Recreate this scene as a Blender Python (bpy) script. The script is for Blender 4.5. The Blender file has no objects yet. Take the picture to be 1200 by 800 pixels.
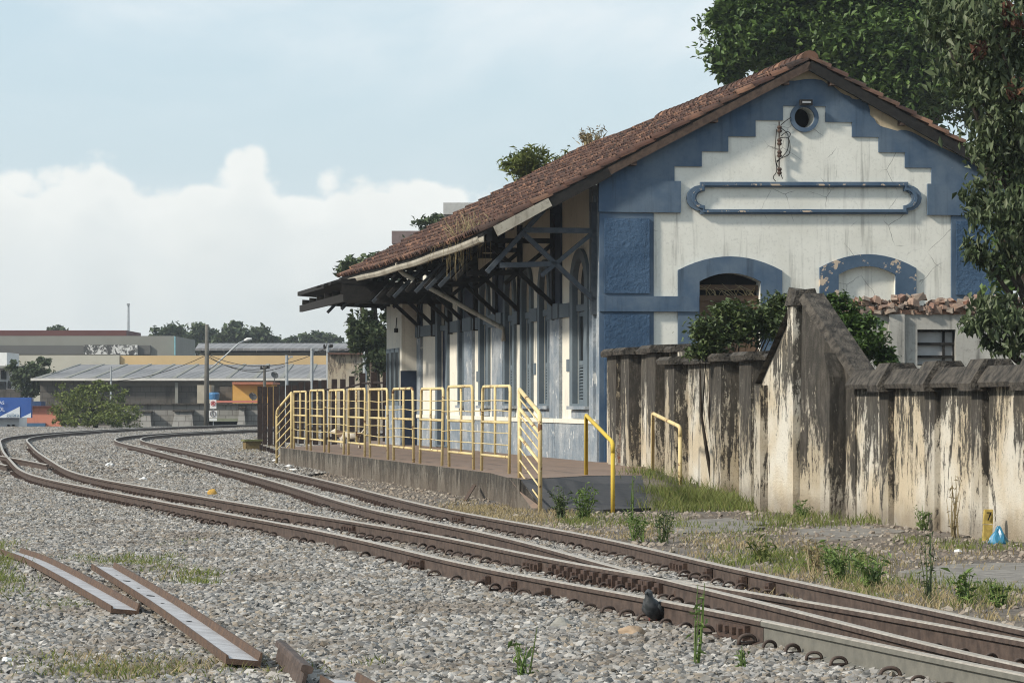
import bpy, bmesh, math, random
import numpy as np
from mathutils import Vector, Matrix

# ------------------------------------------------------------------ camera, sky, sun
S = bpy.context.scene
COL = S.collection
U = 1.23            # metres per drawing unit (metre gauge track sets the scale)
EYE = 1.45          # camera height in drawing units
FPX = 4000.0        # focal length in photo pixels (1200 wide)
HZ = 470.0          # horizon row

cam = bpy.data.cameras.new('camera')
cam.sensor_width = 36.0
cam.lens = 36.0 * FPX / 1200.0
cam.shift_y = (HZ - 400.0) / 1200.0
cam.clip_start = 0.5
cam.clip_end = 6000
camo = bpy.data.objects.new('camera', cam)
COL.objects.link(camo)
camo.location = (0, 0, EYE * U)
camo.rotation_euler = (math.radians(90), 0, 0)
S.camera = camo

SUN_EL = 34.0
SUN_DIR = Vector((-0.89 * math.cos(math.radians(SUN_EL)), -0.456 * math.cos(math.radians(SUN_EL)), math.sin(math.radians(SUN_EL)))).normalized()
sl = bpy.data.lights.new('sun', 'SUN')
sl.energy = 3.9
sl.angle = math.radians(5.0)
sl.color = (1.0, 0.93, 0.82)
so = bpy.data.objects.new('sun', sl)
COL.objects.link(so)
so.location = (-40, -20, 60)
so.rotation_euler = SUN_DIR.to_track_quat('Z', 'Y').to_euler()

S.cycles.max_bounces = 4
S.cycles.diffuse_bounces = 3
S.cycles.glossy_bounces = 2
S.cycles.transmission_bounces = 2
S.cycles.caustics_reflective = False
S.cycles.caustics_refractive = False
S.cycles.filter_width = 1.1
S.cycles.volume_bounces = 0
S.view_settings.view_transform = 'Standard'
S.view_settings.look = 'None'
S.view_settings.exposure = 0.33
S.view_settings.gamma = 1.0
S.view_settings.use_curve_mapping = False


class NT:
    """small helper for node trees"""
    def __init__(self, tree):
        self.t = tree
    def n(self, typ, **kw):
        nd = self.t.nodes.new(typ)
        for k, v in kw.items():
            setattr(nd, k, v)
        return nd
    def put(self, sock, v):
        if hasattr(v, 'is_output'):
            self.t.links.new(v, sock)
        elif v is not None:
            sock.default_value = v
    def math(self, op, a, b=None, c=None, clamp=False):
        nd = self.n('ShaderNodeMath', operation=op, use_clamp=clamp)
        for i, v in enumerate((a, b, c)):
            if v is not None:
                self.put(nd.inputs[i], v)
        return nd.outputs[0]
    def mix(self, f, a, b, blend='MIX'):
        nd = self.n('ShaderNodeMix', data_type='RGBA', blend_type=blend)
        self.put(nd.inputs[0], f)
        self.put(nd.inputs[6], a if hasattr(a, 'is_output') else (*a[:3], 1))
        self.put(nd.inputs[7], b if hasattr(b, 'is_output') else (*b[:3], 1))
        return nd.outputs[2]
    def noise(self, vec, scale, detail=4.0, rough=0.55, dist=0.0, out=0):
        nd = self.n('ShaderNodeTexNoise')
        self.put(nd.inputs['Vector'], vec)
        nd.inputs['Scale'].default_value = scale
        nd.inputs['Detail'].default_value = detail
        nd.inputs['Roughness'].default_value = rough
        nd.inputs['Distortion'].default_value = dist
        return nd.outputs[out]
    def ramp(self, f, stops, interp='LINEAR'):
        nd = self.n('ShaderNodeValToRGB')
        cr = nd.color_ramp
        cr.interpolation = interp
        while len(cr.elements) < len(stops):
            cr.elements.new(0.5)
        for e, (p, c) in zip(cr.elements, stops):
            e.position = p
            e.color = (c, c, c, 1) if not isinstance(c, tuple) else (*c[:3], 1)
        self.put(nd.inputs[0], f)
        return nd.outputs[0]
    def step(self, f, a, b):
        nd = self.n('ShaderNodeMapRange', interpolation_type='SMOOTHSTEP')
        self.put(nd.inputs[0], f)
        nd.inputs[1].default_value = a
        nd.inputs[2].default_value = b
        return nd.outputs[0]
    def mapv(self, vec, scale=(1, 1, 1), loc=(0, 0, 0)):
        nd = self.n('ShaderNodeMapping')
        self.put(nd.inputs[0], vec)
        nd.inputs['Location'].default_value = loc
        nd.inputs['Scale'].default_value = scale
        return nd.outputs[0]


# world: hazy blue sky with a bank of cumulus low over the horizon
W = bpy.data.worlds.new('World')
S.world = W
W.use_nodes = True
wt = NT(W.node_tree)
W.node_tree.nodes.clear()
tc = wt.n('ShaderNodeTexCoord').outputs['Generated']
sep = wt.n('ShaderNodeSeparateXYZ')
wt.put(sep.inputs[0], tc)
az = wt.math('ARCTAN2', sep.outputs[0], sep.outputs[1])
el = wt.math('ARCSINE', sep.outputs[2])
azc = wt.n('ShaderNodeCombineXYZ')
wt.put(azc.inputs[0], az)
low = wt.noise(azc.outputs[0], 9.0, 0)
top = wt.math('MULTIPLY_ADD', wt.math('SUBTRACT', low, 0.5), 0.016, 0.0628)
for cpx, wpx, h in ((300, 44, .0095), (262, 46, .0035), (122, 42, .0085), (-8, 46, .0085), (225, 26, .003), (385, 24, .0025), (440, 60, .002), (-190, 60, .012), (720, 70, .004), (1100, 120, .012), (1500, 150, .014)):
    t = wt.math('DIVIDE', wt.math('SUBTRACT', az, (cpx - 600) / FPX), wpx / FPX)
    g = wt.math('EXPONENT', wt.math('MULTIPLY', wt.math('MULTIPLY', t, t), -1.0))
    top = wt.math('MULTIPLY_ADD', g, h, top)
vecd = wt.mapv(tc, (1, 1, 1.35))
def billow(scale, warp):
    v = wt.n('ShaderNodeTexVoronoi', feature='F1')
    w = wt.n('ShaderNodeVectorMath', operation='MULTIPLY_ADD')
    wt.put(w.inputs[0], wt.noise(vecd, scale * .9, 4, .55, 0, 1))
    w.inputs[1].default_value = (warp, warp, warp)
    wt.put(w.inputs[2], vecd)
    wt.put(v.inputs['Vector'], w.outputs[0])
    v.inputs['Scale'].default_value = scale
    return v.outputs['Distance']
puff = wt.noise(vecd, 90.0, 7, 0.6, 0.2)
b1 = billow(42.0, .012)
b2 = billow(105.0, .006)
e1 = wt.math('SUBTRACT', top, el)
e1 = wt.math('MULTIPLY_ADD', wt.math('SUBTRACT', .45, b1), .0130, e1)
e1 = wt.math('MULTIPLY_ADD', wt.math('SUBTRACT', .45, b2), .0065, e1)
e1 = wt.math('MULTIPLY_ADD', wt.math('SUBTRACT', puff, .5), .0085, e1)
cum = wt.step(e1, -0.0012, 0.0034)
# thin high veil
veil = wt.noise(wt.mapv(tc, (1.0, 1.0, 2.6), (3.1, .4, 0)), 7.0, 6, 0.55, 0.4)
veil_a = wt.math('MULTIPLY', wt.step(veil, 0.38, 0.66), 0.85)
hi = wt.step(el, 0.075, 0.115)
veil_a = wt.math('MULTIPLY', veil_a, wt.math('MULTIPLY_ADD', hi, 0.8, 0.2))
sky = wt.n('ShaderNodeTexSky', sky_type='NISHITA')
sky.sun_disc = False
sky.sun_elevation = math.radians(SUN_EL)
sky.sun_rotation = math.atan2(SUN_DIR.x, SUN_DIR.y)
sky.air_density = 1.6
sky.dust_density = 0.6
sky.ozone_density = 2.0
skyd = wt.mapv(tc, (1, 1, 1))
skyb = wt.n('ShaderNodeBackground')
wt.put(skyb.inputs[0], sky.outputs[0])
skyb.inputs[1].default_value = 0.10
hazb = wt.n('ShaderNodeBackground')      # bright milky air of a humid day
hazb.inputs[0].default_value = (0.485, 0.625, 0.755, 1)
hazb.inputs[1].default_value = 1.0
mx0 = wt.n('ShaderNodeMixShader')
mx0.inputs[0].default_value = 0.72
wt.put(mx0.inputs[1], skyb.outputs[0])
wt.put(mx0.inputs[2], hazb.outputs[0])
depth_in = wt.step(e1, 0.0, 0.055)
shade = wt.noise(vecd, 30.0, 5, 0.55, 0.3)
ccol = wt.mix(depth_in, (0.80, 0.81, 0.78), (0.57, 0.61, 0.605))
ccol = wt.mix(wt.math('MULTIPLY', wt.step(b1, .2, .75), wt.math('MULTIPLY', wt.step(e1, 0.0, .02), .45)), ccol, (0.60, 0.645, 0.65))
ccol = wt.mix(wt.math('MULTIPLY', wt.step(shade, 0.35, 0.7), 0.35), ccol, (0.70, 0.72, 0.70))
clb = wt.n('ShaderNodeBackground')
wt.put(clb.inputs[0], ccol)
clb.inputs[1].default_value = 1.0
veb = wt.n('ShaderNodeBackground')
veb.inputs[0].default_value = (0.72, 0.765, 0.785, 1)
mx1 = wt.n('ShaderNodeMixShader')
wt.put(mx1.inputs[0], veil_a)
wt.put(mx1.inputs[1], mx0.outputs[0])
wt.put(mx1.inputs[2], veb.outputs[0])
mx2 = wt.n('ShaderNodeMixShader')
wt.put(mx2.inputs[0], wt.math('MULTIPLY', cum, 0.93))
wt.put(mx2.inputs[1], mx1.outputs[0])
wt.put(mx2.inputs[2], clb.outputs[0])
wo = wt.n('ShaderNodeOutputWorld')
wt.put(wo.inputs[0], mx2.outputs[0])

RNG = np.random.default_rng(7)
random.seed(7)

# ------------------------------------------------------------------ helpers

def gp(px, py, z=0.0):
    """point on the level z seen at that place in the photo"""
    d = FPX * (EYE - z) / (py - HZ)
    return Vector(((px - 600) / FPX * d, d, z))

def dp(px, py, d):
    return Vector(((px - 600) / FPX * d, d, EYE - (py - HZ) / FPX * d))


class MB:
    def __init__(self):
        self.v = []
        self.f = []
        self.m = []
    def add(self, vs, fs, mi=0):
        o = len(self.v)
        self.v += [tuple(p) for p in vs]
        self.f += [tuple(i + o for i in f) for f in fs]
        self.m += [mi] * len(fs)
        return self
    def quad(self, a, b, c, d, mi=0):
        return self.add((a, b, c, d), [(0, 1, 2, 3)], mi)
    def hexa(self, p, mi=0):
        return self.add(p, [(0, 3, 2, 1), (4, 5, 6, 7), (0, 1, 5, 4), (1, 2, 6, 5), (2, 3, 7, 6), (3, 0, 4, 7)], mi)
    def box(self, x0, x1, y0, y1, z0, z1, fr=None, mi=0):
        p = [(x0, y0, z0), (x1, y0, z0), (x1, y1, z0), (x0, y1, z0), (x0, y0, z1), (x1, y0, z1), (x1, y1, z1), (x0, y1, z1)]
        if fr:
            p = [fr(*q) for q in p]
        return self.hexa(p, mi)
    def bar(self, a, b, w, h, up=(0, 0, 1), mi=0):
        a, b = Vector(a), Vector(b)
        t = (b - a).normalized()
        upv = Vector(up)
        if abs(t.dot(upv)) > 0.98:
            upv = Vector((0, 1, 0))
        r = t.cross(upv).normalized() * w * .5
        u = r.cross(t).normalized() * h * .5
        return self.hexa([a - r - u, a + r - u, a + r + u, a - r + u, b - r - u, b + r - u, b + r + u, b - r + u], mi)
    def tube(self, pts, r, n=6, mi=0, cap=True):
        pts = [Vector(p) for p in pts]
        rr = r if isinstance(r, (list, tuple)) else [r] * len(pts)
        rings = []
        prev = None
        for i, p in enumerate(pts):
            t = (pts[min(i + 1, len(pts) - 1)] - pts[max(i - 1, 0)]).normalized()
            if prev is None:
                a = t.cross(Vector((0, 0, 1)))
                if a.length < .05:
                    a = t.cross(Vector((0, 1, 0)))
            else:
                a = prev - t * prev.dot(t)
            a.normalize()
            prev = a
            b = t.cross(a)
            rings.append([p + (a * math.cos(2 * math.pi * k / n) + b * math.sin(2 * math.pi * k / n)) * rr[i] for k in range(n)])
        vs = [q for ring in rings for q in ring]
        fs = []
        for i in range(len(pts) - 1):
            for k in range(n):
                k2 = (k + 1) % n
                fs.append((i * n + k, i * n + k2, (i + 1) * n + k2, (i + 1) * n + k))
        if cap:
            fs.append(tuple(reversed(range(n))))
            fs.append(tuple((len(pts) - 1) * n + k for k in range(n)))
        return self.add(vs, fs, mi)
    def sweep(self, path, prof, mis=None, cap=True):
        """path: list of (point, right, up); prof: list of (r,u) closed"""
        n = len(prof)
        o = len(self.v)
        for p, r, u in path:
            for a, b in prof:
                self.v.append(tuple(p + r * a + u * b))
        for i in range(len(path) - 1):
            for k in range(n):
                k2 = (k + 1) % n
                self.f.append((o + i * n + k, o + i * n + k2, o + (i + 1) * n + k2, o + (i + 1) * n + k))
                self.m.append(mis[k] if mis else 0)
        if cap:
            self.f.append(tuple(o + k for k in reversed(range(n))))
            self.f.append(tuple(o + (len(path) - 1) * n + k for k in range(n)))
            self.m += [0, 0]
        return self
    def prism(self, outer, holes, fr, n0, n1, mi=0):
        """polygon (u,z) with holes between the levels n0..n1 of the frame fr(u,n,z)"""
        bm = bmesh.new()
        es = []
        loops = []
        for lp in [outer] + list(holes):
            vs = [bm.verts.new((a, b, 0)) for a, b in lp]
            loops.append(lp)
            for i in range(len(vs)):
                es.append(bm.edges.new((vs[i], vs[(i + 1) % len(vs)])))
        bmesh.ops.triangle_fill(bm, use_beauty=True, use_dissolve=False, edges=es, normal=(0, 0, 1))
        bm.verts.index_update()
        co = [v.co.copy() for v in bm.verts]
        tr = []
        for f in bm.faces:
            ix = [v.index for v in f.verts]
            if f.normal.z < 0:
                ix.reverse()
            tr.append(ix)
        bm.free()
        N = len(co)
        vs = [fr(c.x, n1, c.y) for c in co] + [fr(c.x, n0, c.y) for c in co]
        fs = [tuple(t) for t in tr] + [tuple(N + i for i in reversed(t)) for t in tr]
        o = 0
        for lp in loops:
            k = len(lp)
            for i in range(k):
                a, b = o + i, o + (i + 1) % k
                fs.append((a, N + a, N + b, b))
            o += k
        return self.add(vs, fs, mi)
    def build(self, name, mat, parent=None, smooth=False, recalc=True):
        me = bpy.data.meshes.new(name)
        me.from_pydata([(x * U, y * U, z * U) for x, y, z in self.v], [], self.f)
        mats = mat if isinstance(mat, (list, tuple)) else [mat]
        for m in mats:
            me.materials.append(m)
        if len(mats) > 1:
            me.polygons.foreach_set('material_index', self.m)
        if recalc:
            bm = bmesh.new()
            bm.from_mesh(me)
            bmesh.ops.recalc_face_normals(bm, faces=bm.faces)
            bm.to_mesh(me)
            bm.free()
        if smooth:
            me.shade_smooth()
        me.update()
        ob = bpy.data.objects.new(name, me)
        COL.objects.link(ob)
        if parent:
            attach(ob, parent)
        return ob


def world_of(o):
    m = o.matrix_basis.copy()
    while o.parent:
        m = o.parent.matrix_basis @ o.matrix_parent_inverse @ m if False else o.matrix_parent_inverse @ m
        o = o.parent
        m = o.matrix_basis @ m
    return m

def attach(ob, parent):
    ob.parent = parent
    ob.matrix_parent_inverse = world_of(parent).inverted()

def tag(o, label=None, cat=None, group=None, kind=None):
    if label: o['label'] = label
    if cat: o['category'] = cat
    if group: o['group'] = group
    if kind: o['kind'] = kind
    return o

def empty(name, loc, label=None, cat=None, group=None):
    o = bpy.data.objects.new(name, None)
    COL.objects.link(o)
    o.location = Vector(loc) * U
    o.empty_display_size = .3
    return tag(o, label, cat, group)

def inst(name, mesh, mat4, parent=None):
    o = bpy.data.objects.new(name, mesh)
    COL.objects.link(o)
    o.matrix_basis = mat4
    if parent:
        o.parent = parent
        o.matrix_parent_inverse = world_of(parent).inverted()
    return o

def np_mesh(name, co, faces, mat, parent=None, smooth=False):
    """co (N,3) drawing units, faces (M,k) arrays of one size"""
    me = bpy.data.meshes.new(name)
    co = np.asarray(co, np.float32) * U
    faces = np.asarray(faces, np.int32)
    k = faces.shape[1]
    me.vertices.add(len(co))
    me.vertices.foreach_set('co', co.ravel())
    me.loops.add(faces.size)
    me.loops.foreach_set('vertex_index', faces.ravel())
    me.polygons.add(len(faces))
    me.polygons.foreach_set('loop_start', np.arange(0, faces.size, k, dtype=np.int32))
    me.polygons.foreach_set('loop_total', np.full(len(faces), k, np.int32))
    me.materials.append(mat)
    me.update(calc_edges=True)
    if smooth:
        me.shade_smooth()
    ob = bpy.data.objects.new(name, me)
    COL.objects.link(ob)
    if parent:
        attach(ob, parent)
    return ob

def frame(origin, ux, un):
    o, ux, un = Vector(origin), Vector(ux).normalized(), Vector(un).normalized()
    def f(u, n, z):
        return (o.x + ux.x * u + un.x * n, o.y + ux.y * u + un.y * n, o.z + z)
    f.o, f.ux, f.un = o, ux, un
    def hit(px, py=None, n=0.0):
        """where a sight line meets the vertical plane of this frame"""
        k = (px - 600) / FPX
        ax, ay = o.x + un.x * n, o.y + un.y * n
        u = (k * ay - ax) / (ux.x - k * ux.y)
        if py is None:
            return u
        d = ay + ux.y * u
        return (u, EYE - (py - HZ) / FPX * d - o.z)
    f.hit = hit
    return f

def wobble(poly, amp, n=6, seed=1):
    """irregular paint edge: subdivide each side and push it about"""
    r = random.Random(seed)
    out = []
    for i, a in enumerate(poly):
        b = poly[(i + 1) % len(poly)]
        for k in range(n):
            t = k / n
            out.append((a[0] + (b[0] - a[0]) * t + (r.uniform(-amp, amp) if k else 0), a[1] + (b[1] - a[1]) * t + (r.uniform(-amp, amp) if k else 0)))
    return out

# ------------------------------------------------------------------ materials

def new_mat(name):
    m = bpy.data.materials.new(name)
    m.use_nodes = True
    t = m.node_tree
    t.nodes.clear()
    nt = NT(t)
    out = nt.n('ShaderNodeOutputMaterial')
    b = nt.n('ShaderNodeBsdfPrincipled')
    nt.put(out.inputs[0], b.outputs[0])
    b.inputs['Roughness'].default_value = 0.85
    b.inputs['Specular IOR Level'].default_value = 0.3
    return m, nt, b

def bump(nt, b, h, strength, dist=0.02):
    bp = nt.n('ShaderNodeBump')
    bp.inputs['Strength'].default_value = strength
    bp.inputs['Distance'].default_value = dist
    nt.put(bp.inputs['Height'], h)
    nt.put(b.inputs['Normal'], bp.outputs[0])

def opos(nt):
    return nt.n('ShaderNodeNewGeometry').outputs['Position']

def mat_basic(name, c1, c2, scale=6, rough=.85, metal=0, bs=.3, bd=.01, detail=5, spec=.3):
    m, nt, b = new_mat(name)
    p = opos(nt)
    n = nt.noise(p, scale, detail, .6)
    nt.put(b.inputs['Base Color'], nt.mix(nt.step(n, .3, .7), c1, c2))
    b.inputs['Roughness'].default_value = rough
    b.inputs['Metallic'].default_value = metal
    b.inputs['Specular IOR Level'].default_value = spec
    if bs:
        bump(nt, b, nt.noise(p, scale * 4, 4), bs, bd)
    return m

def mat_paint(name, base, base2, streak, streak_amt=.5, chip=None, chip_t=.66, rough_bump=0.0, bscale=18, crack=0.0, zstreak=.35, grime=.25):
    """painted render: drip streaks, grime, flaking chips, cracks"""
    m, nt, b = new_mat(name)
    p = opos(nt)
    n1 = nt.noise(p, 1.1, 5, .6)
    col = nt.mix(nt.step(n1, .35, .7), base, base2)
    st = nt.noise(nt.mapv(p, (5.5, 5.5, zstreak)), 1.0, 5, .65)
    msk = nt.noise(p, .55, 3)
    a = nt.math('MULTIPLY', nt.step(st, .52, .72), nt.step(msk, .35, .65))
    col = nt.mix(nt.math('MULTIPLY', a, streak_amt), col, streak)
    fine = nt.noise(p, 14, 6, .7)
    col = nt.mix(nt.math('MULTIPLY', nt.step(fine, .5, .75), grime), col, streak)
    if crack:
        v = nt.n('ShaderNodeTexVoronoi', feature='DISTANCE_TO_EDGE')
        nt.put(v.inputs['Vector'], nt.mix(.12, p, nt.noise(p, 3.0, 4, .6, out=1), 'ADD'))
        v.inputs['Scale'].default_value = 1.3
        cm = nt.math('MULTIPLY', nt.math('SUBTRACT', 1.0, nt.step(v.outputs[0], .0, .012)), nt.step(nt.noise(p, .9, 3), .5, .62))
        col = nt.mix(nt.math('MULTIPLY', cm, crack), col, (.12, .11, .10))
    if chip:
        cn = nt.noise(p, 3.2, 7, .68, .2)
        cmk = nt.step(cn, chip_t, chip_t + .015)
        col = nt.mix(cmk, col, chip)
    nt.put(b.inputs['Base Color'], col)
    b.inputs['Roughness'].default_value = .75
    h = nt.noise(p, bscale, 6, .65)
    bump(nt, b, h, .25 + rough_bump, .012 + .03 * rough_bump)
    return m

def mat_stained(name, cream, white, dark, amt=.5, zlo=0.0, zhi=2.6):
    """old render with black mould running down from the coping"""
    m, nt, b = new_mat(name)
    p = opos(nt)
    sp = nt.n('ShaderNodeSeparateXYZ')
    nt.put(sp.inputs[0], p)
    base = nt.mix(nt.step(nt.noise(p, .8, 4), .38, .62), cream, white)
    st1 = nt.noise(nt.mapv(p, (3.4, 1.6, .42)), 1.0, 8, .70, 1.0)
    st2 = nt.noise(nt.mapv(p, (10, 10, 4.0)), 1.0, 8, .80, .5)
    st3 = nt.noise(p, 48, 4, .8)
    zz = nt.n('ShaderNodeMapRange')
    nt.put(zz.inputs[0], sp.outputs[2])
    zz.inputs[1].default_value = zlo
    zz.inputs[2].default_value = zhi
    f = nt.math('ADD', nt.math('MULTIPLY_ADD', st1, .70, nt.math('MULTIPLY_ADD', st2, .50, nt.math('MULTIPLY', st3, .16))), nt.math('MULTIPLY', zz.outputs[0], .20))
    k = nt.step(f, .94 - amt * .3, .985 - amt * .3)
    dk = nt.mix(nt.step(nt.noise(nt.mapv(p, (9, 9, 2.2)), 1.0, 7, .78), .42, .66), dark, (dark[0] * 4.5, dark[1] * 4.4, dark[2] * 4.2))
    col = nt.mix(nt.math('MULTIPLY', k, .95), base, dk)
    gr = nt.noise(p, 34, 6, .8)
    col = nt.mix(nt.math('MULTIPLY', nt.step(gr, .55, .64), .5), col, (dark[0] * 1.8, dark[1] * 1.7, dark[2] * 1.6))
    # splash zone at the foot: brown earth
    ft = nt.math('SUBTRACT', 1.0, nt.step(nt.math('ADD', sp.outputs[2], nt.math('MULTIPLY', nt.noise(p, 2.2, 4), .5)), .3, .75))
    col = nt.mix(nt.math('MULTIPLY', ft, .55), col, (.13, .10, .075))
    nt.put(b.inputs['Base Color'], col)
    b.inputs['Roughness'].default_value = .95
    hh = nt.math('ADD', nt.noise(p, 26, 6, .75), nt.math('MULTIPLY', k, -.2))
    bump(nt, b, hh, .95, .045)
    return m

def mat_random(name, cols, rough=.8, noise_scale=8, spec=.3, trans=0.0, bs=.2, dark=(.05, .04, .03), dark_amt=.3):
    """colour drawn per object / per loose piece"""
    m, nt, b = new_mat(name)
    oi = nt.n('ShaderNodeObjectInfo').outputs['Random']
    ri = nt.n('ShaderNodeNewGeometry').outputs['Random Per Island']
    r = nt.math('FRACT', nt.math('ADD', oi, nt.math('MULTIPLY', ri, 3.7)))
    k = len(cols)
    col = nt.ramp(r, [(i / max(1, k - 1), c) for i, c in enumerate(cols)])
    p = opos(nt)
    if dark_amt:
        col = nt.mix(nt.math('MULTIPLY', nt.step(nt.noise(p, noise_scale, 5, .65), .45, .7), dark_amt), col, dark)
    nt.put(b.inputs['Base Color'], col)
    b.inputs['Roughness'].default_value = rough
    b.inputs['Specular IOR Level'].default_value = spec
    if bs:
        bump(nt, b, nt.noise(p, noise_scale * 5, 4), bs, .01)
    if trans:
        tr = nt.n('ShaderNodeBsdfTranslucent')
        nt.put(tr.inputs[0], nt.mix(.5, col, (.35, .45, .05), 'MULTIPLY') if False else col)
        mx = nt.n('ShaderNodeMixShader')
        mx.inputs[0].default_value = trans
        out = [n for n in nt.t.nodes if n.type == 'OUTPUT_MATERIAL'][0]
        nt.put(mx.inputs[1], b.outputs[0])
        nt.put(mx.inputs[2], tr.outputs[0])
        nt.put(out.inputs[0], mx.outputs[0])
    return m

M = {}
M['white'] = mat_paint('white_render', (.77, .755, .68), (.69, .675, .60), (.27, .26, .235), .75, None, crack=.8, grime=.3)
M['cream'] = mat_paint('cream_render', (.60, .49, .33), (.50, .40, .27), (.22, .19, .15), .4, None, grime=.3)
M['side_white'] = mat_paint('side_white_render', (.74, .70, .60), (.66, .63, .55), (.28, .26, .22), .45, None, crack=.3)
M['blue'] = mat_paint('blue_paint', (.108, .148, .195), (.050, .090, .150), (.03, .045, .066), .75, (.50, .44, .36), .70, grime=.2)
M['blue_chip'] = mat_paint('flaking_blue_paint', (.075, .118, .175), (.05, .088, .14), (.03, .045, .07), .5, (.50, .40, .30), .57)
M['blue_rough'] = mat_paint('rough_blue_render', (.062, .112, .185), (.036, .075, .135), (.016, .03, .05), .6, None, rough_bump=.75, bscale=11, grime=.6)
M['blue_pale'] = mat_paint('weathered_blue_render', (.175, .215, .255), (.36, .38, .395), (.055, .068, .085), .8, (.50, .51, .50), .60, rough_bump=.7, bscale=12, grime=.6)
M['blue_frame'] = mat_paint('blue_grey_joinery', (.105, .135, .16), (.14, .17, .19), (.04, .05, .06), .4, (.38, .38, .36), .70)
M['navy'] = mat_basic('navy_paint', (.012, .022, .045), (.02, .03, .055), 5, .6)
M['dark_wood'] = mat_basic('blackened_timber', (.012, .0115, .011), (.024, .0215, .019), 9, .95)
M['slate_steel'] = mat_basic('blue_grey_timber', (.035, .045, .058), (.06, .07, .08), 12, .7)
M['rake_wood'] = mat_basic('weathered_barge_board', (.055, .036, .028), (.10, .068, .05), 10, .9)
M['gutter'] = mat_paint('stained_gutter', (.42, .39, .32), (.30, .27, .215), (.08, .068, .056), .9, None, zstreak=2.0, grime=.6)
M['glass_dark'] = mat_basic('dirty_dark_glass', (.008, .010, .012), (.018, .021, .023), 3, .55, spec=.12)
M['dark_fill'] = mat_basic('painted_dark', (.006, .006, .007), (.01, .01, .011), 3, 1, bs=0)  # near-black paint for unlit depth in openings and holes; also black lettering
M['board'] = mat_paint('brown_boarding', (.12, .075, .045), (.085, .052, .033), (.03, .02, .015), .7, None, zstreak=.2, grime=.4)
M['tile'] = mat_random('clay_roof_tile', [(.055, .029, .023), (.092, .048, .035), (.066, .037, .029), (.14, .074, .05), (.036, .026, .023), (.25, .135, .085), (.07, .04, .031)], .9, 3.5, .2, dark=(.020, .017, .016), dark_amt=.8)
M['wall_old'] = mat_stained('mouldy_boundary_render', (.60, .51, .37), (.72, .68, .59), (.026, .024, .021), .42)
M['wall_low'] = mat_stained('mouldy_low_wall_render', (.62, .52, .37), (.72, .67, .57), (.024, .022, .019), .50, -.2, 2.1)
M['wall_pier_shade'] = mat_stained('mouldy_shaded_pier_render', (.46, .39, .28), (.58, .53, .44), (.020, .018, .016), .68)  # heavier mould, and a darker base that paints shade onto the piers
M['coping'] = mat_basic('blackened_coping', (.022, .020, .018), (.115, .10, .082), 7, .95, bs=1.0, bd=.06, detail=8)
M['concrete_old'] = mat_stained('stained_platform_concrete', (.17, .15, .122), (.25, .228, .19), (.030, .027, .023), .62, -.3, .7)
M['platform'] = mat_basic('worn_red_paving', (.24, .165, .12), (.17, .13, .105), 2.5, .9, bs=.5, detail=8)
M['asphalt'] = mat_basic('old_asphalt', (.048, .049, .053), (.062, .062, .064), 8, .9, bs=.4)
M['yellow'] = mat_paint('chipped_yellow_paint', (.64, .52, .27), (.55, .42, .20), (.28, .18, .09), .8, (.17, .085, .04), .60, grime=.5)
M['yellow_new'] = mat_paint('yellow_handrail_paint', (.56, .40, .05), (.50, .35, .05), (.22, .14, .03), .4, (.2, .1, .04), .72)
M['rust'] = mat_basic('rail_rust', (.050, .036, .030), (.098, .070, .056), 9, .75, bs=.35, bd=.006)
M['rail_head'] = mat_basic('worn_rail_head', (.50, .44, .36), (.33, .275, .215), 16, .42, .45, bs=.1)
M['rail_grey'] = mat_basic('grey_rail_steel', (.145, .14, .12), (.20, .19, .16), 7, .6, .2, bs=.2)
M['rust_orange'] = mat_basic('orange_rust', (.115, .072, .048), (.075, .05, .038), 9, .85, bs=.35)
M['web_pale'] = mat_basic('pale_weathered_web', (.44, .43, .43), (.30, .285, .28), 5, .6, .15, bs=.2, detail=8)
M['rust_dark'] = mat_basic('dark_iron', (.045, .030, .024), (.085, .052, .038), 20, .8, bs=.4)
M['sleeper'] = mat_basic('weathered_sleeper', (.085, .072, .06), (.14, .12, .10), 7, .95, bs=.5)
M['fence_rust'] = mat_basic('old_rail_post_rust', (.018, .012, .0105), (.036, .023, .019), 9, .9, bs=.3)
M['rock'] = mat_random('ballast_stone', [(.28, .27, .25), (.13, .126, .118), (.44, .42, .39), (.18, .17, .152), (.27, .23, .18), (.07, .068, .065), (.235, .229, .22), (.36, .335, .30)], .9, .55, .25, dark=(.15, .122, .095), dark_amt=.65)
M['rock_dirt'] = mat_random('dirt_stone', [(.24, .20, .16), (.33, .29, .24), (.17, .14, .115), (.28, .23, .18)], .95, 20, .2, dark=(.10, .08, .06), dark_amt=.4)
M['ballast_base'] = mat_basic('shade_dark_fines', (.035, .031, .026), (.075, .066, .056), 22, 1, bs=.9, bd=.03)  # fines, darkened to paint shade into the gaps between stones
M['bark'] = mat_basic('tree_bark', (.035, .027, .021), (.07, .055, .042), 9, .95, bs=.6)
M['leaf_big'] = mat_random('glossy_broad_leaf', [(.055, .08, .032), (.082, .112, .046), (.038, .058, .024), (.12, .15, .07), (.065, .092, .038), (.16, .18, .10)], .55, 3, .4, .22, bs=0, dark_amt=0)
M['leaf_dry'] = mat_random('dead_leaf', [(.10, .045, .03), (.07, .032, .022), (.14, .07, .04)], .9, 3, .2, .1, bs=0, dark_amt=0)
M['leaf_tree'] = mat_random('tree_leaf', [(.055, .098, .022), (.085, .145, .030), (.038, .072, .018), (.12, .18, .045), (.065, .112, .025)], .5, 3, .4, .18, bs=0, dark_amt=0)
M['leaf_bush'] = mat_random('bush_leaf', [(.058, .088, .026), (.085, .118, .034), (.04, .064, .02), (.12, .14, .055)], .5, 3, .4, .15, bs=0, dark_amt=0)
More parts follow.
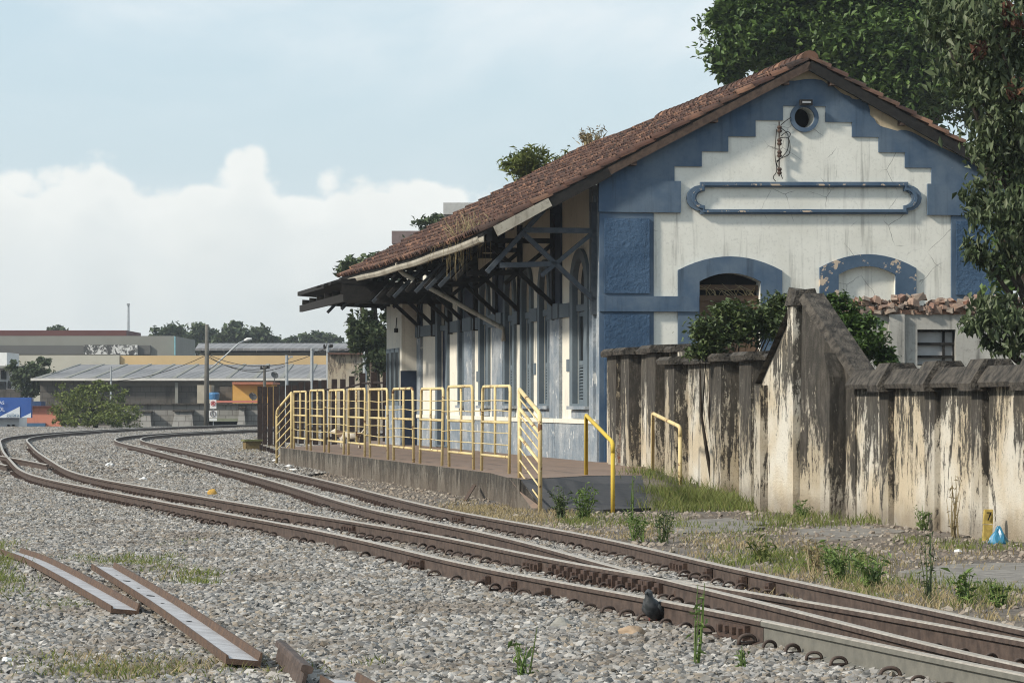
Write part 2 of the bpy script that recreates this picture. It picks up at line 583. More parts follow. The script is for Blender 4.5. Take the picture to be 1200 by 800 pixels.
M['leaf_bright'] = mat_random('bright_bush_leaf', [(.055, .10, .02), (.085, .145, .028), (.035, .07, .015), (.06, .105, .02)], .5, 3, .4, .2, bs=0, dark_amt=0)
M['leaf_olive'] = mat_random('olive_shrub_leaf', [(.15, .185, .045), (.21, .24, .06), (.10, .13, .034), (.17, .205, .05)], .6, 3, .3, .2, bs=0, dark_amt=0)
M['leaf_far'] = mat_random('far_tree_leaf', [(.06, .085, .038), (.085, .11, .048), (.042, .064, .03), (.10, .125, .055)], .6, 3, .3, .15, bs=0, dark_amt=0)
M['grass'] = mat_random('green_grass', [(.13, .165, .035), (.18, .20, .055), (.10, .14, .03), (.24, .22, .085)], .7, 3, .3, .25, bs=0, dark_amt=0)
M['grass_dry'] = mat_random('dry_grass', [(.33, .265, .14), (.26, .20, .105), (.38, .32, .19), (.22, .18, .10)], .8, 3, .2, .2, bs=0, dark_amt=0)
M['weed'] = mat_random('weed_leaf', [(.12, .19, .045), (.17, .24, .065), (.085, .14, .035), (.15, .20, .07)], .6, 3, .3, .25, bs=0, dark_amt=0)
M['brick'] = mat_random('old_brick', [(.25, .115, .075), (.30, .24, .19), (.20, .10, .07), (.34, .29, .24), (.17, .13, .105), (.28, .16, .11), (.24, .20, .165)], .95, 9, .2, dark=(.10, .08, .07), dark_amt=.5)

# ground: earth, dust, patches of old paving
def mat_ground():
    m, nt, b = new_mat('trodden_earth')
    p = opos(nt)
    n1 = nt.noise(p, .35, 6, .62)
    n2 = nt.noise(nt.mapv(p, (1, .5, 1)), 1.6, 7, .68)
    n3 = nt.noise(p, 14, 6, .7)
    col = nt.mix(nt.step(n2, .35, .65), (.095, .075, .058), (.19, .16, .13))
    col = nt.mix(nt.math('MULTIPLY', nt.step(n1, .5, .62), .7), col, (.115, .106, .098))
    col = nt.mix(nt.math('MULTIPLY', nt.step(n3, .5, .66), .5), col, (.26, .23, .19))
    col = nt.mix(nt.math('MULTIPLY', nt.step(nt.noise(p, 30, 4), .58, .68), .6), col, (.06, .05, .042))
    nt.put(b.inputs['Base Color'], col)
    b.inputs['Roughness'].default_value = 1
    bump(nt, b, nt.math('ADD', n3, n2), .8, .05)
    return m
M['ground'] = mat_ground()

def plain(name, c, rough=.7, v=.15, scale=3, spec=.3, metal=0):
    return mat_basic(name, c, tuple(x * (1 - v) for x in c), scale, rough, metal, .1, .005, spec=spec)

# ------------------------------------------------------------------ ground sheets
gm = MB()
gm.quad((-700, -60, -.06), (700, -60, -.06), (700, 1000, -.06), (-700, 1000, -.06))
tag(gm.build('ground', M['ground'], recalc=False), kind='structure')

# ------------------------------------------------------------------ tracks
def natural(xs, ys):
    xs = np.asarray(xs, float); ys = np.asarray(ys, float)
    m = len(xs); h = np.diff(xs); A = np.zeros((m, m)); r = np.zeros(m); A[0, 0] = A[-1, -1] = 1
    for i in range(1, m - 1):
        A[i, i - 1] = h[i - 1]; A[i, i] = 2 * (h[i - 1] + h[i]); A[i, i + 1] = h[i]
        r[i] = 6 * ((ys[i + 1] - ys[i]) / h[i] - (ys[i] - ys[i - 1]) / h[i - 1])
    s = np.linalg.solve(A, r)
    def f(t):
        t = np.atleast_1d(np.asarray(t, float))
        i = np.clip(np.searchsorted(xs, t) - 1, 0, m - 2)
        a = xs[i + 1] - t; b = t - xs[i]; hh = h[i]
        return (s[i] * a**3 + s[i + 1] * b**3) / (6 * hh) + (ys[i] / hh - s[i] * hh / 6) * a + (ys[i + 1] / hh - s[i + 1] * hh / 6) * b
    return f

G2 = 0.432          # half the distance between rail centres, drawing units (metre gauge)
HEAD = 0.17         # rail head level

class Track:
    def __init__(self, knots, d0, d1):
        ks = [k for k, _ in knots]; xs = [x for _, x in knots]
        f = natural(np.log(ks), xs)
        d = np.linspace(d0, d1, 1400)
        x = f(np.log(d))
        ds = np.hypot(np.diff(x), np.diff(d))
        self.s = np.r_[0, np.cumsum(ds)]
        self.x, self.d = x, d
        tx, ty = np.gradient(x), np.gradient(d)
        n = np.hypot(tx, ty)
        self.tx, self.ty = tx / n, ty / n
    def at(self, s):
        g = lambda a: float(np.interp(s, self.s, a))
        p = Vector((g(self.x), g(self.d), 0)); t = Vector((g(self.tx), g(self.ty), 0)).normalized()
        return p, t, Vector((t.y, -t.x, 0))
    def s_of_d(self, d):
        return float(np.interp(d, self.d, self.s))
    def s_at_px(self, px, side):
        rx = self.x + side * G2 * self.ty; ry = self.d - side * G2 * self.tx
        q = 600 + FPX * rx / ry
        ok = self.d < 60
        return float(self.s[ok][np.argmin(np.abs(q[ok] - px))])

RAILP = [(-.058, 0), (.058, 0), (.058, .012), (.010, .026), (.010, .112), (.030, .122), (.030, .148), (.022, .155), (-.022, .155), (-.030, .148), (-.030, .122), (-.010, .112), (-.010, .026), (-.058, .012)]
RAILM = [0] * 14
for k in (6, 7, 8): RAILM[k] = 1
UP = Vector((0, 0, 1))

def rail_path(tr, side, s0, s1, z0=None, off=0.0):
    z0 = HEAD - .155 if z0 is None else z0
    out = []
    s = s0
    while s < s1 + 1e-6:
        p, t, r = tr.at(s)
        out.append((p + r * (side * G2 + off) + UP * z0, r, UP))
        dd = p.y
        s += .25 if dd < 40 else (.6 if dd < 90 else 1.2)
    p, t, r = tr.at(s1)
    out.append((p + r * (side * G2 + off) + UP * z0, r, UP))
    return out

# knots (depth, x) of the two centre lines
KA = [(13, 3.75), (14, 3.42), (18, 2.39), (22, 1.42), (27, .08), (33, -1.25), (40, -3.06), (50, -5.63), (60, -8.01), (72, -10.1), (88, -12.68), (105, -15.3), (125, -17.85), (150, -18.3), (175, -16.5), (190, -14.2)]
KB = [(13, 3.75), (14, 3.5), (18, 2.66), (22, 2.0), (27, 1.17), (33, .24), (40, -1.12), (50, -2.66), (65, -4.98), (80, -7.43), (95, -9.88), (110, -12.3), (130, -13.8), (155, -11.7), (175, -9.0), (185, -7.2)]
TA = Track(KA, 13, 190)
TB = Track(KB, 13, 185)

clip_mb = MB()
cp = []
for k in range(11):
    a = math.pi * k / 10
    cp.append((math.cos(a) * .044, -.012 + .010 * math.cos(a), .0 + math.sin(a) ** .6 * .046))
clip_mb.tube(cp, .0095, 5)
clip_mb.tube([(-.044, -.015, .008), (.044, -.005, .008)], .0095, 5)
clip_obj = clip_mb.build('rail_clip', M['rust'], smooth=True)
clip_mesh = clip_obj.data
bpy.data.objects.remove(clip_obj)
sl_mb = MB()
sl_mb.hexa([(-.86, -.09, -.11), (.86, -.09, -.11), (.86, .09, -.11), (-.86, .09, -.11), (-.86, -.08, .006), (.86, -.085, .010), (.86, .08, .004), (-.86, .085, .009)])
sl_obj = sl_mb.build('sleeper', M['sleeper'])
sl_mesh = sl_obj.data
bpy.data.objects.remove(sl_obj)
fp_mb = MB()
fp_mb.box(-.018, .018, -.26, .26, 0, .075)
fp_mb.box(-.03, .03, -.26, .26, -.012, .012)
for k in (-.2, -.07, .07, .2):
    fp_mb.box(-.045, .045, k - .022, k + .022, .018, .058)
fp_obj = fp_mb.build('fishplate', M['rust_dark'])
fp_mesh = fp_obj.data
bpy.data.objects.remove(fp_obj)
blk_mb = MB()
blk_mb.box(-.02, .03, -.055, .055, -.01, .09)
blk_mb.box(.03, .055, -.03, .03, .02, .06)
blk_obj = blk_mb.build('bolt_block', M['rust_dark'])
blk_mesh = blk_obj.data
bpy.data.objects.remove(blk_obj)

def m4(p, r, t, rot=0.0, sc=1.0):
    """matrix with x along r, y along t, at drawing point p"""
    m = Matrix(((r.x, t.x, 0, p[0] * U), (r.y, t.y, 0, p[1] * U), (r.z, t.z, 1, p[2] * U), (0, 0, 0, 1)))
    return m @ Matrix.Rotation(rot, 4, 'Z') @ Matrix.Scale(sc, 4)

def make_track(tr, name, label, s_end, grey_from=None, clip_to=46, sl_to=118):
    p0 = tr.at(0)[0]
    root = empty(name, (p0.x, p0.y, 0), label, 'railway track')
    for side in (-1, 1):
        s0 = 0
        if side == -1 and grey_from is not None:
            MB().sweep(rail_path(tr, side, 0, grey_from), RAILP, RAILM).build('rail', [M['rail_grey'], M['rail_head']], root)['label'] = 'grey rail section with clean web'
            s0 = grey_from + .012
        MB().sweep(rail_path(tr, side, s0, s_end), RAILP, RAILM).build('rail', [M['rust'], M['rail_head']], root)
    s = .3
    rest = MB(); restc = MB()
    r0 = random.Random(hash(name) % 1000 if False else len(name))
    nclip = 0
    while s < s_end:
        p, t, r = tr.at(s)
        if p.y < sl_to:
            inst('sleeper', sl_mesh, m4(p + UP * r0.uniform(-.012, .004), r, t, r0.uniform(-.03, .03)), root)
        else:
            a = p - r * .86; b = p + r * .86
            rest.bar(a - UP * .04, b - UP * .04, .17, .09)
        for side in (-1, 1):
            for io in (-1, 1):
                q = p + r * (side * G2 + io * .085) - t * .02 + UP * .022
                if p.y < clip_to and nclip < 296:
                    if r0.random() < (.2 if side == -1 and io == -1 else .08):
                        continue
                    inst('rail_clip', clip_mesh, m4(q, r, t, r0.uniform(-.35, .35), r0.uniform(.95, 1.25)), root)
                    nclip += 1
                elif p.y < 100:
                    restc.box(-.05, .05, -.03, .03, -.01, .05, lambda x, y, z, q=q, r=r, t=t: tuple(q + r * x + t * y + UP * z))
        s += .42
    if rest.v:
        tag(rest.build('far_sleepers', M['sleeper'], root), kind='stuff')
    if restc.v:
        tag(restc.build('far_clips', M['rust_dark'], root), kind='stuff')
    return root

sA_joint = TA.s_at_px(893, -1)
trackA = make_track(TA, 'railway_track', 'rusty metre gauge track nearest the loose rails, curving away to the left', TA.s[-1], sA_joint)
trackB = make_track(TB, 'railway_track', 'rusty metre gauge track running along the station platform', TB.s[-1])

def fish(tr, side, px, root, io=-1):
    s = tr.s_at_px(px, side)
    p, t, r = tr.at(s)
    inst('fishplate', fp_mesh, m4(p + r * (side * G2 + io * .028) + UP * .045, r, t), root)
for px in (868, 492):
    fish(TA, -1, px, trackA)
for px in (628, 812, 412):
    fish(TA, 1, px, trackA)
for px in (800, 540):
    fish(TB, 1, px, trackB)
fish(TB, -1, 1000, trackB, 1)
for px in (575, 607, 645):
    s = TA.s_at_px(px, -1)
    p, t, r = TA.at(s)
    inst('bolt_block', blk_mesh, m4(p - r * (G2 + .03) + UP * .04, -r, -t, 0, .8), trackA)
for k in range(13):     # the row of heel blocks bolted on at the crossing
    s = TA.s_at_px(652 + k * 10.5, 1)
    p, t, r = TA.at(s)
    inst('bolt_block', blk_mesh, m4(p + r * (G2 - .035) + UP * .045, -r, -t, 0, 1.0), trackA)
for px in (835, 875, 910):
    s = TB.s_at_px(px, 1)
    p, t, r = TB.at(s)
    inst('bolt_block', blk_mesh, m4(p + r * (G2 - .035) + UP * .045, -r, -t, 0, .9), trackB)

# siding leaving to the left, far down the line
cs0 = TA.s_of_d(64.0)
pc, tcv, rc = TA.at(cs0)
dirc = Vector((-.235, 1, 0)).normalized()
KC = []
for k, dd in enumerate((62, 66, 70, 76, 84, 95, 110)):
    pa = TA.at(TA.s_of_d(dd))[0]
    e = max(0, dd - 64) / 30
    KC.append((dd, pa.x - 2.3 * e ** 1.35))
TC = Track(KC, 64, 108)
rootC = empty('railway_track', (TC.x[0], TC.d[0], 0), 'rusty siding branching off the track at the far left edge', 'railway track')
for side, s0 in ((-1, 4.5), (1, 5.2)):
    MB().sweep(rail_path(TC, side, s0, TC.s[-1]), RAILP, RAILM).build('rail', [M['rust'], M['rail_head']], rootC)
s = 6.5
while s < TC.s[-1]:
    p, t, r = TC.at(s)
    inst('sleeper', sl_mesh, m4(p - UP * .008, r, t), rootC)
    s += .46

# ------------------------------------------------------------------ ballast (uncountable: one sheet of scattered stones)
def rock_nodes(name, density, smin, smax, mat, nvar=6, seed=0, sub=2, keep=True):
    ng = bpy.data.node_groups.new(name, 'GeometryNodeTree')
    ng.interface.new_socket('Geometry', in_out='INPUT', socket_type='NodeSocketGeometry')
    ng.interface.new_socket('Geometry', in_out='OUTPUT', socket_type='NodeSocketGeometry')
    L = ng.links.new
    gi = ng.nodes.new('NodeGroupInput'); go = ng.nodes.new('NodeGroupOutput')
    join = ng.nodes.new('GeometryNodeJoinGeometry')
    for i in range(nvar):
        ico = ng.nodes.new('GeometryNodeMeshIcoSphere')
        ico.inputs['Radius'].default_value = 1.0
        ico.inputs['Subdivisions'].default_value = sub
        nz = ng.nodes.new('ShaderNodeTexNoise'); nz.noise_dimensions = '4D'
        nz.inputs['W'].default_value = i * 7.3 + seed
        nz.inputs['Scale'].default_value = .75
        nz.inputs['Detail'].default_value = 1.5
        vm = ng.nodes.new('ShaderNodeVectorMath'); vm.operation = 'SUBTRACT'
        vm.inputs[1].default_value = (.5, .5, .5)
        vs = ng.nodes.new('ShaderNodeVectorMath'); vs.operation = 'MULTIPLY'
        vs.inputs[1].default_value = (2.3, 2.3, 2.3)
        sp = ng.nodes.new('GeometryNodeSetPosition')
        L(ico.outputs['Mesh'], sp.inputs['Geometry'])
        L(nz.outputs['Color'], vm.inputs[0]); L(vm.outputs[0], vs.inputs[0]); L(vs.outputs[0], sp.inputs['Offset'])
        tf = ng.nodes.new('GeometryNodeTransform')
        tf.inputs['Scale'].default_value = (1.0, .8, .62)
        L(sp.outputs[0], tf.inputs[0])
        g2 = ng.nodes.new('GeometryNodeGeometryToInstance')
        L(tf.outputs[0], g2.inputs[0]); L(g2.outputs[0], join.inputs[0])
    dist = ng.nodes.new('GeometryNodeDistributePointsOnFaces')
    dist.inputs['Density'].default_value = density
    dist.inputs['Seed'].default_value = seed
    L(gi.outputs[0], dist.inputs['Mesh'])
    iop = ng.nodes.new('GeometryNodeInstanceOnPoints')
    L(dist.outputs['Points'], iop.inputs['Points'])
    L(join.outputs[0], iop.inputs['Instance'])
    iop.inputs['Pick Instance'].default_value = True
    ri = ng.nodes.new('FunctionNodeRandomValue'); ri.data_type = 'INT'
    [s for s in ri.inputs if s.name == 'Max' and s.type == 'INT'][0].default_value = nvar - 1
    [s for s in ri.inputs if s.name == 'Min' and s.type == 'INT'][0].default_value = 0
    L([s for s in ri.outputs if s.type == 'INT'][0], iop.inputs['Instance Index'])
    rr = ng.nodes.new('FunctionNodeRandomValue'); rr.data_type = 'FLOAT_VECTOR'
    vi = [s for s in rr.inputs if s.type == 'VECTOR']
    vi[0].default_value = (-.6, -.6, 0); vi[1].default_value = (.6, .6, 6.283)
    L([s for s in rr.outputs if s.type == 'VECTOR'][0], iop.inputs['Rotation'])
    rs = ng.nodes.new('FunctionNodeRandomValue'); rs.data_type = 'FLOAT'
    fi = [s for s in rs.inputs if s.type == 'VALUE' and s.name in ('Min', 'Max')]
    fi[0].default_value = smin; fi[1].default_value = smax
    pw = ng.nodes.new('ShaderNodeMath'); pw.operation = 'POWER'
    fi[0].default_value = 0; fi[1].default_value = 1
    L([s for s in rs.outputs if s.type == 'VALUE'][0], pw.inputs[0]); pw.inputs[1].default_value = 2.2
    ma = ng.nodes.new('ShaderNodeMath'); ma.operation = 'MULTIPLY_ADD'
    L(pw.outputs[0], ma.inputs[0]); ma.inputs[1].default_value = smax - smin; ma.inputs[2].default_value = smin
    L(ma.outputs[0], iop.inputs['Scale'])
    sm = ng.nodes.new('GeometryNodeSetMaterial')
    sm.inputs['Material'].default_value = mat
    L(iop.outputs[0], sm.inputs[0])
    jo = ng.nodes.new('GeometryNodeJoinGeometry')
    L(gi.outputs[0], jo.inputs[0]); L(sm.outputs[0], jo.inputs[0])
    L(jo.outputs[0], go.inputs[0])
    return ng

def vnoise(x, y, s, seed):
    r = np.random.default_rng(seed)
    t = r.random((64, 64))
    xs = x / s; ys = y / s
    xi = np.floor(xs).astype(int); yi = np.floor(ys).astype(int)
    fx = xs - xi; fy = ys - yi
    fx = fx * fx * (3 - 2 * fx); fy = fy * fy * (3 - 2 * fy)
    g = lambda a, b: t[a % 64, b % 64]
    return (g(xi, yi) * (1 - fx) + g(xi + 1, yi) * fx) * (1 - fy) + (g(xi, yi + 1) * (1 - fx) + g(xi + 1, yi + 1) * fx) * fy

def b_edge(d):     # right hand edge of the ballast, past the platform track
    dd = np.clip(d, 13, 184)
    return np.interp(dd, TB.d, TB.x) + G2 + .40 + .25 * (vnoise(d, d * 0, 1.3, 5) - .5)

def ballast_sheet(name, d0, d1, nd, nx, left, label, density, smin, smax, seed, sub):
    d = np.linspace(d0, d1, nd)
    xl = -left * d - 1.0
    xr = b_edge(d) + np.interp(d, [64.5, 84], [0, 5.5])
    t = np.linspace(0, 1, nx)
    X = xl[:, None] + (xr - xl)[:, None] * t[None]
    Y = np.repeat(d[:, None], nx, 1)
    Z = .022 + .05 * (vnoise(X, Y, 1.6, 3) - .5) + .03 * (vnoise(X, Y, .5, 4) - .5)
    # shoulder up against the sleepers, slightly hollow between the two lines
    for tr in (TA, TB):
        cx = np.interp(Y, tr.d, tr.x)
        w = np.abs(X - cx)
        Z = Z + .0 * w
        Z = np.where(w < G2 + .25, Z * .5 + .010 + .02 * (vnoise(X, Y, .35, 6) - .5), Z)
    co = np.c_[X.ravel(), Y.ravel(), Z.ravel()]
    i = np.arange((nd - 1) * nx).reshape(nd - 1, nx)[:, :-1].ravel()
    fc = np.c_[i, i + 1, i + nx + 1, i + nx]
    ob = np_mesh(name, co, fc, M['ballast_base'], smooth=True)
    md = ob.modifiers.new('stones', 'NODES')
    md.node_group = rock_nodes(name + '_stones', density, smin, smax, M['rock'], seed=seed, sub=sub)
    tag(ob, label, 'ballast', kind='stuff')
    return ob

ballast_sheet('ballast', 15.5, 34, 150, 60, .156, 'coarse grey track ballast in the foreground', 620, .017, .050, 1, 1)
ballast_sheet('ballast', 34, 64, 120, 60, .158, 'grey track ballast beside the curving rails', 330, .022, .052, 2, 1)
ballast_sheet('ballast', 64, 190, 140, 60, .158, 'distant grey ballast along the far curve', 52, .035, .075, 3, 1)

# strip of dirt with loose stones between track and wall
def dirt_sheet():
    nd, nx = 110, 40
    d = np.linspace(15.5, 76, nd)
    xl = b_edge(d) - .15
    xr = np.minimum(.158 * d + .8, np.interp(d, [15, 34, 42, 46, 59, 76], [6.2, 5.6, 4.5, 3.5, 1.6, -4.5]))
    xr = np.where(d > 46, np.interp(d, [46, 48, 52, 76], [1.9, .3, -.35, -4.6]), xr)
    xr = np.maximum(xr, xl + .1)
    t = np.linspace(0, 1, nx)
    X = xl[:, None] + (xr - xl)[:, None] * t
    Y = np.repeat(d[:, None], nx, 1)
    Z = -.005 + .05 * (vnoise(X, Y, 1.3, 8) - .5) + .03 * (vnoise(X, Y, .4, 9) - .5)
    Z[:, 0] = -.05
    co = np.c_[X.ravel(), Y.ravel(), Z.ravel()]
    i = np.arange((nd - 1) * nx).reshape(nd - 1, nx)[:, :-1].ravel()
    ob = np_mesh('dirt_verge', co, np.c_[i, i + 1, i + nx + 1, i + nx], M['ground'], smooth=True)
    md = ob.modifiers.new('stones', 'NODES')
    md.node_group = rock_nodes('verge_stones', 34, .010, .060, M['rock_dirt'], seed=11, sub=1)
    tag(ob, 'brown earth strewn with stones between the platform track and the boundary wall', 'dirt', kind='stuff')
dirt_sheet()

def patch(pts, z, label):
    pl = wobble([(v.x, v.y) for v in [gp(x, y, z) for x, y in pts]], .09, 7, len(pts))
    mb = MB()
    mb.prism(pl, [], lambda u, n, zz: (u, zz, n), -.05, z)
    tag(mb.build('pavement', mat_basic('broken_paving', (.13, .118, .104), (.24, .222, .195), 5, .95, bs=.8, detail=9)), kind='structure')
patch([(1060, 668), (1130, 660), (1230, 658), (1240, 690), (1150, 690), (1085, 682)], .012, '')
patch([(770, 612), (850, 606), (900, 612), (880, 622), (800, 624)], .014, '')
patch([(925, 618), (1010, 614), (1060, 622), (1000, 632), (940, 630)], .012, '')

# ------------------------------------------------------------------ station building
K = .165
CN = Vector((103 / FPX * 59.0, 59.0, 0))              # near corner, at ground
FA = frame(CN, (1, K, 0), (K, -1, 0))                  # gable front: u to the right, n towards us
SI = frame(CN, (-K, 1, 0), (-1, -K, 0))                # platform side: s away from us, n towards the track
PZ = .40                                               # platform level

station = empty('station_building', (CN.x, CN.y, PZ), 'old blue and white railway station with a stepped painted gable and clay tiled roof', 'building')

def fac(pts, n=0.0):
    return [FA.hit(x, y, n) for x, y in pts]

RN = .22        # roof overhang in front of the gable
ap = FA.hit(949, 74, RN)
eL = FA.hit(566, 277, RN)
slope = (ap[1] - eL[1]) / (ap[0] - eL[0])
uC = ap[0]
WID = 2 * uC
uR = WID - eL[0]
zr = lambda u: ap[1] - slope * abs(u - uC)
S_END = SI.hit(398, None, -eL[0])
S_WALL = SI.hit(491)
S_PAV = SI.hit(454, None, .4)

# --- gable wall with its three openings
def arch(u0, u1, z0, zs, zt, n=12):
    """flat arch: springing zs, crown zt"""
    pts = [(u0, z0), (u1, z0), (u1, zs)]
    for k in range(1, n):
        a = k / n
        x = u1 + (u0 - u1) * a
        pts.append((x, zs + (zt - zs) * (1 - (2 * a - 1) ** 2)))
    pts.append((u0, zs))
    return pts

oc = FA.hit(942, 138)
pxm = 59.6 / FPX
rO, rI = 17 * pxm, 12 * pxm
circ = lambda r, n=28: [(oc[0] + r * math.cos(2 * math.pi * k / n), oc[1] + r * math.sin(2 * math.pi * k / n)) for k in range(n)]
wl = fac([(819, 420), (891, 327), (855, 321)]); wl0 = FA.hit(819); wl1 = FA.hit(891)
wr0, wr1 = FA.hit(982), FA.hit(1049)
zsL, ztL = FA.hit(855, 330)[1], FA.hit(855, 320)[1]
zsR, ztR = FA.hit(1015, 322)[1], FA.hit(1015, 312)[1]
zb = PZ + .9
holeL = arch(wl0, wl1, zb, zsL, ztL)
holeR = arch(wr0, wr1, zb, zsR, ztR)
gable = [(.012, PZ - .4), (WID - .012, PZ - .4), (WID - .012, zr(WID) - .06), (uC, ap[1] - .06), (.012, zr(0) - .06)]
MB().prism(gable, [circ(rI), holeL, holeR], FA, -.35, 0).build('gable_wall', M['white'], station)
# cream band under the roof
strip = [(.0, zr(0) - .07), (uC, ap[1] - .07), (WID, zr(WID) - .07), (WID, zr(WID) - .42), (uC, ap[1] - .50), (0, zr(0) - .42)]
MB().prism(strip, [], FA, -.01, .012).build('cream_gable_band', M['cream'], station)
# blue stepped field (proud of the white), torn upper edge
steps = [(917, 124), (885, 141), (853, 160), (822, 177.5), (790, 195)]
pts = []
pts.append(FA.hit(790, 215)); pts.append(FA.hit(703.5, 215))
upL = [(703.5, 205), (760, 176), (790, 163), (828, 143), (838, 132), (870, 120), (905, 104), (925, 95)]
top_line = [(948, 93), (965, 96), (985, 109), (1003, 117), (1017, 121), (1019, 135), (1027, 145), (1045, 152), (1068, 155), (1100, 172), (1130, 186), (1160, 205)]
upper = []
for q in upL + top_line:
    upper.append(q)
upper = fac(upper)
upper = [(.004, FA.hit(703.5, 205)[1])] + wobble(upper, .018, 4, 3)[:-3] + [(WID - .004, zr(WID) - .35)]
stepR = []
uw = [FA.hit(x, y) for x, y in steps]
right = [(967, 125), (998, 143.5), (1029, 161), (1060, 179), (1091, 197)]
low = []
# lower edge from right to left
rr = [FA.hit(x, y) for x, y in right]
low.append((WID - .004, FA.hit(1091, 218)[1]))
low.append((rr[4][0], FA.hit(1091, 218)[1]))
low.append((rr[4][0], rr[4][1]))
for k in (3, 2, 1, 0):
    low.append((rr[k][0], rr[k + 1][1])); low.append((rr[k][0], rr[k][1]))
low.append((uw[0][0], rr[0][1]))
for k in range(4):
    low.append((uw[k][0], uw[k + 1][1])); low.append((uw[k + 1][0], uw[k + 1][1]))
low.append((uw[4][0], FA.hit(790, 214)[1]))
low.append((.004, FA.hit(790, 214)[1]))
MB().prism(upper + low, [], FA, -.005, .035).build('stepped_blue_field', M['blue'], station)
ring = MB().prism(circ(rO), [circ(rI + .002)], FA, -.12, .06).build('oculus_ring', M['blue'], station)
ocl = MB().prism([(oc[0] - rO, oc[1] - rO), (oc[0] + rO, oc[1] - rO), (oc[0] + rO, oc[1] + rO), (oc[0] - rO, oc[1] + rO)], [], FA, -.5, -.4).build('loft_dark_panel', M['dark_fill'], station)  # dark panel painting in the unlit loft behind the round opening
# raised bands over the corner pilasters
for a, b, name in ((703, 797, 'corner_band'), (1086, None, 'corner_band')):
    u0 = FA.hit(a) if a != 703 else -.03
    u1 = FA.hit(b) if b else WID + .03
    MB().prism([(u0, FA.hit(750, 249)[1]), (u1, FA.hit(750, 249)[1]), (u1, FA.hit(750, 212)[1]), (u0, FA.hit(750, 212)[1])], [], FA, -.02, .075).build(name, M['blue'], station)
zA, zB, zC = FA.hit(735, 249.5)[1], FA.hit(735, 347)[1], FA.hit(735, 365)[1]
for a, b in ((703, 765.5), (1114, None)):
    u0 = FA.hit(a) + .002 if a != 703 else -.015
    u1 = FA.hit(b) if b else WID + .015
    pl = MB().box(u0, u1, -.01, .045, PZ - .3, zA, FA).build('corner_pilaster', M['blue'], station)
    MB().box(u0 + .08, u1 - .08, .045, .075, zB + .05, zA - .1, FA).build('rough_panel', M['blue_rough'], pl)
    MB().box(u0 + .08, u1 - .08, .045, .075, PZ, zC - .05, FA).build('rough_panel', M['blue_rough'], pl)
MB().prism([(-.02, zC), (FA.hit(818), zC), (FA.hit(818), zB), (-.02, zB)], [], FA, -.02, .085).build('string_course', M['blue'], station)
# window surrounds
def surround(x0, x1, ys, yt, inner, mat):
    u0, u1 = FA.hit(x0), FA.hit(x1)
    o = arch(u0, u1, zb - .3, FA.hit((x0 + x1) / 2, ys)[1], FA.hit((x0 + x1) / 2, yt)[1])
    w = MB().prism(o, [inner], FA, -.01, .055).build('window_surround', mat, station)
    return w
wS1 = surround(794, 916, 317, 300.5, holeL, M['blue'])
wS2 = surround(960, 1073, 314, 298, holeR, M['blue_chip'])
MB().box(wr0 - .05, wr1 + .05, -.3, -.07, zb - .1, ztR + .1, FA).build('blocked_opening', M['white'], wS2)
bo = wS1
for k in range(5):
    w = (wl1 - wl0) / 5
    MB().box(wl0 + k * w + .004, wl0 + (k + 1) * w - .004, -.2, -.16 - .01 * (k % 2), zb, FA.hit(855, 347)[1] + (.02 if k % 2 else 0), FA).build('plank', M['board'], bo)
MB().box(wl0 - .02, wl1 + .02, -.2, -.14, FA.hit(855, 349)[1] - .05, FA.hit(855, 347)[1] + .02, FA).build('rail_board', M['board'], bo)
MB().box(wl0 - .02, wl1 + .02, -.21, -.16, zsL - .14, zsL - .05, FA).build('rail_board', M['board'], bo)
MB().box(wl0 - .05, wl1 + .05, -.45, -.3, zb, ztL + .1, FA).build('painted_dark', M['dark_fill'], bo)  # near-black sheet in place of the unlit room behind the boards
# straw caught in the window
gr = MB()
rs = random.Random(4)
for k in range(26):
    u = rs.uniform(wl0 + .1, wl1 - .05)
    z = FA.hit(855, 346)[1]
    pts_ = [FA(u + .25 * t * rs.uniform(-1, .4), -.12 + .02 * t, z + .22 * t - .1 * t * t * rs.uniform(0, 2)) for t in (0, .5, 1)]
    gr.tube(pts_, [.006, .005, .003], 3, cap=False)
gr.build('straw', M['grass_dry'], bo)
# long name panel frame with rounded ends
def panel_outline(x0, x1, y0, y1, rx, ry, notch):
    o = []
    cu, cv = (y0 + y1) / 2, 0
    ym = (y0 + y1) / 2
    o += [(x0 + notch, y0), (x1 - notch, y0)]
    for k in range(9):
        a = -math.pi / 2 + math.pi * k / 8
        o.append((x1 - notch + rx * math.cos(a) * 1.0 + (0), ym + ry * math.sin(a)))
    o += [(x1 - notch, y1), (x0 + notch, y1)]
    for k in range(9):
        a = math.pi / 2 + math.pi * k / 8
        o.append((x0 + notch + rx * math.cos(a), ym + ry * math.sin(a)))
    return o
po = fac(panel_outline(805, 1078, 213.5, 251, 16, 15, 15))
pi_ = fac(panel_outline(811, 1072, 219.5, 245.5, 10, 8.5, 14))
MB().prism(po, [pi_], FA, -.005, .07).build('name_panel_frame', M['blue'], station)
po2 = fac(panel_outline(808, 1075, 216, 249, 13, 12, 14.5))
MB().prism(po2, [fac(panel_outline(810, 1073, 218, 247, 11, 9.5, 14))], FA, .06, .10).build('name_panel_moulding', M['blue_chip'], station)

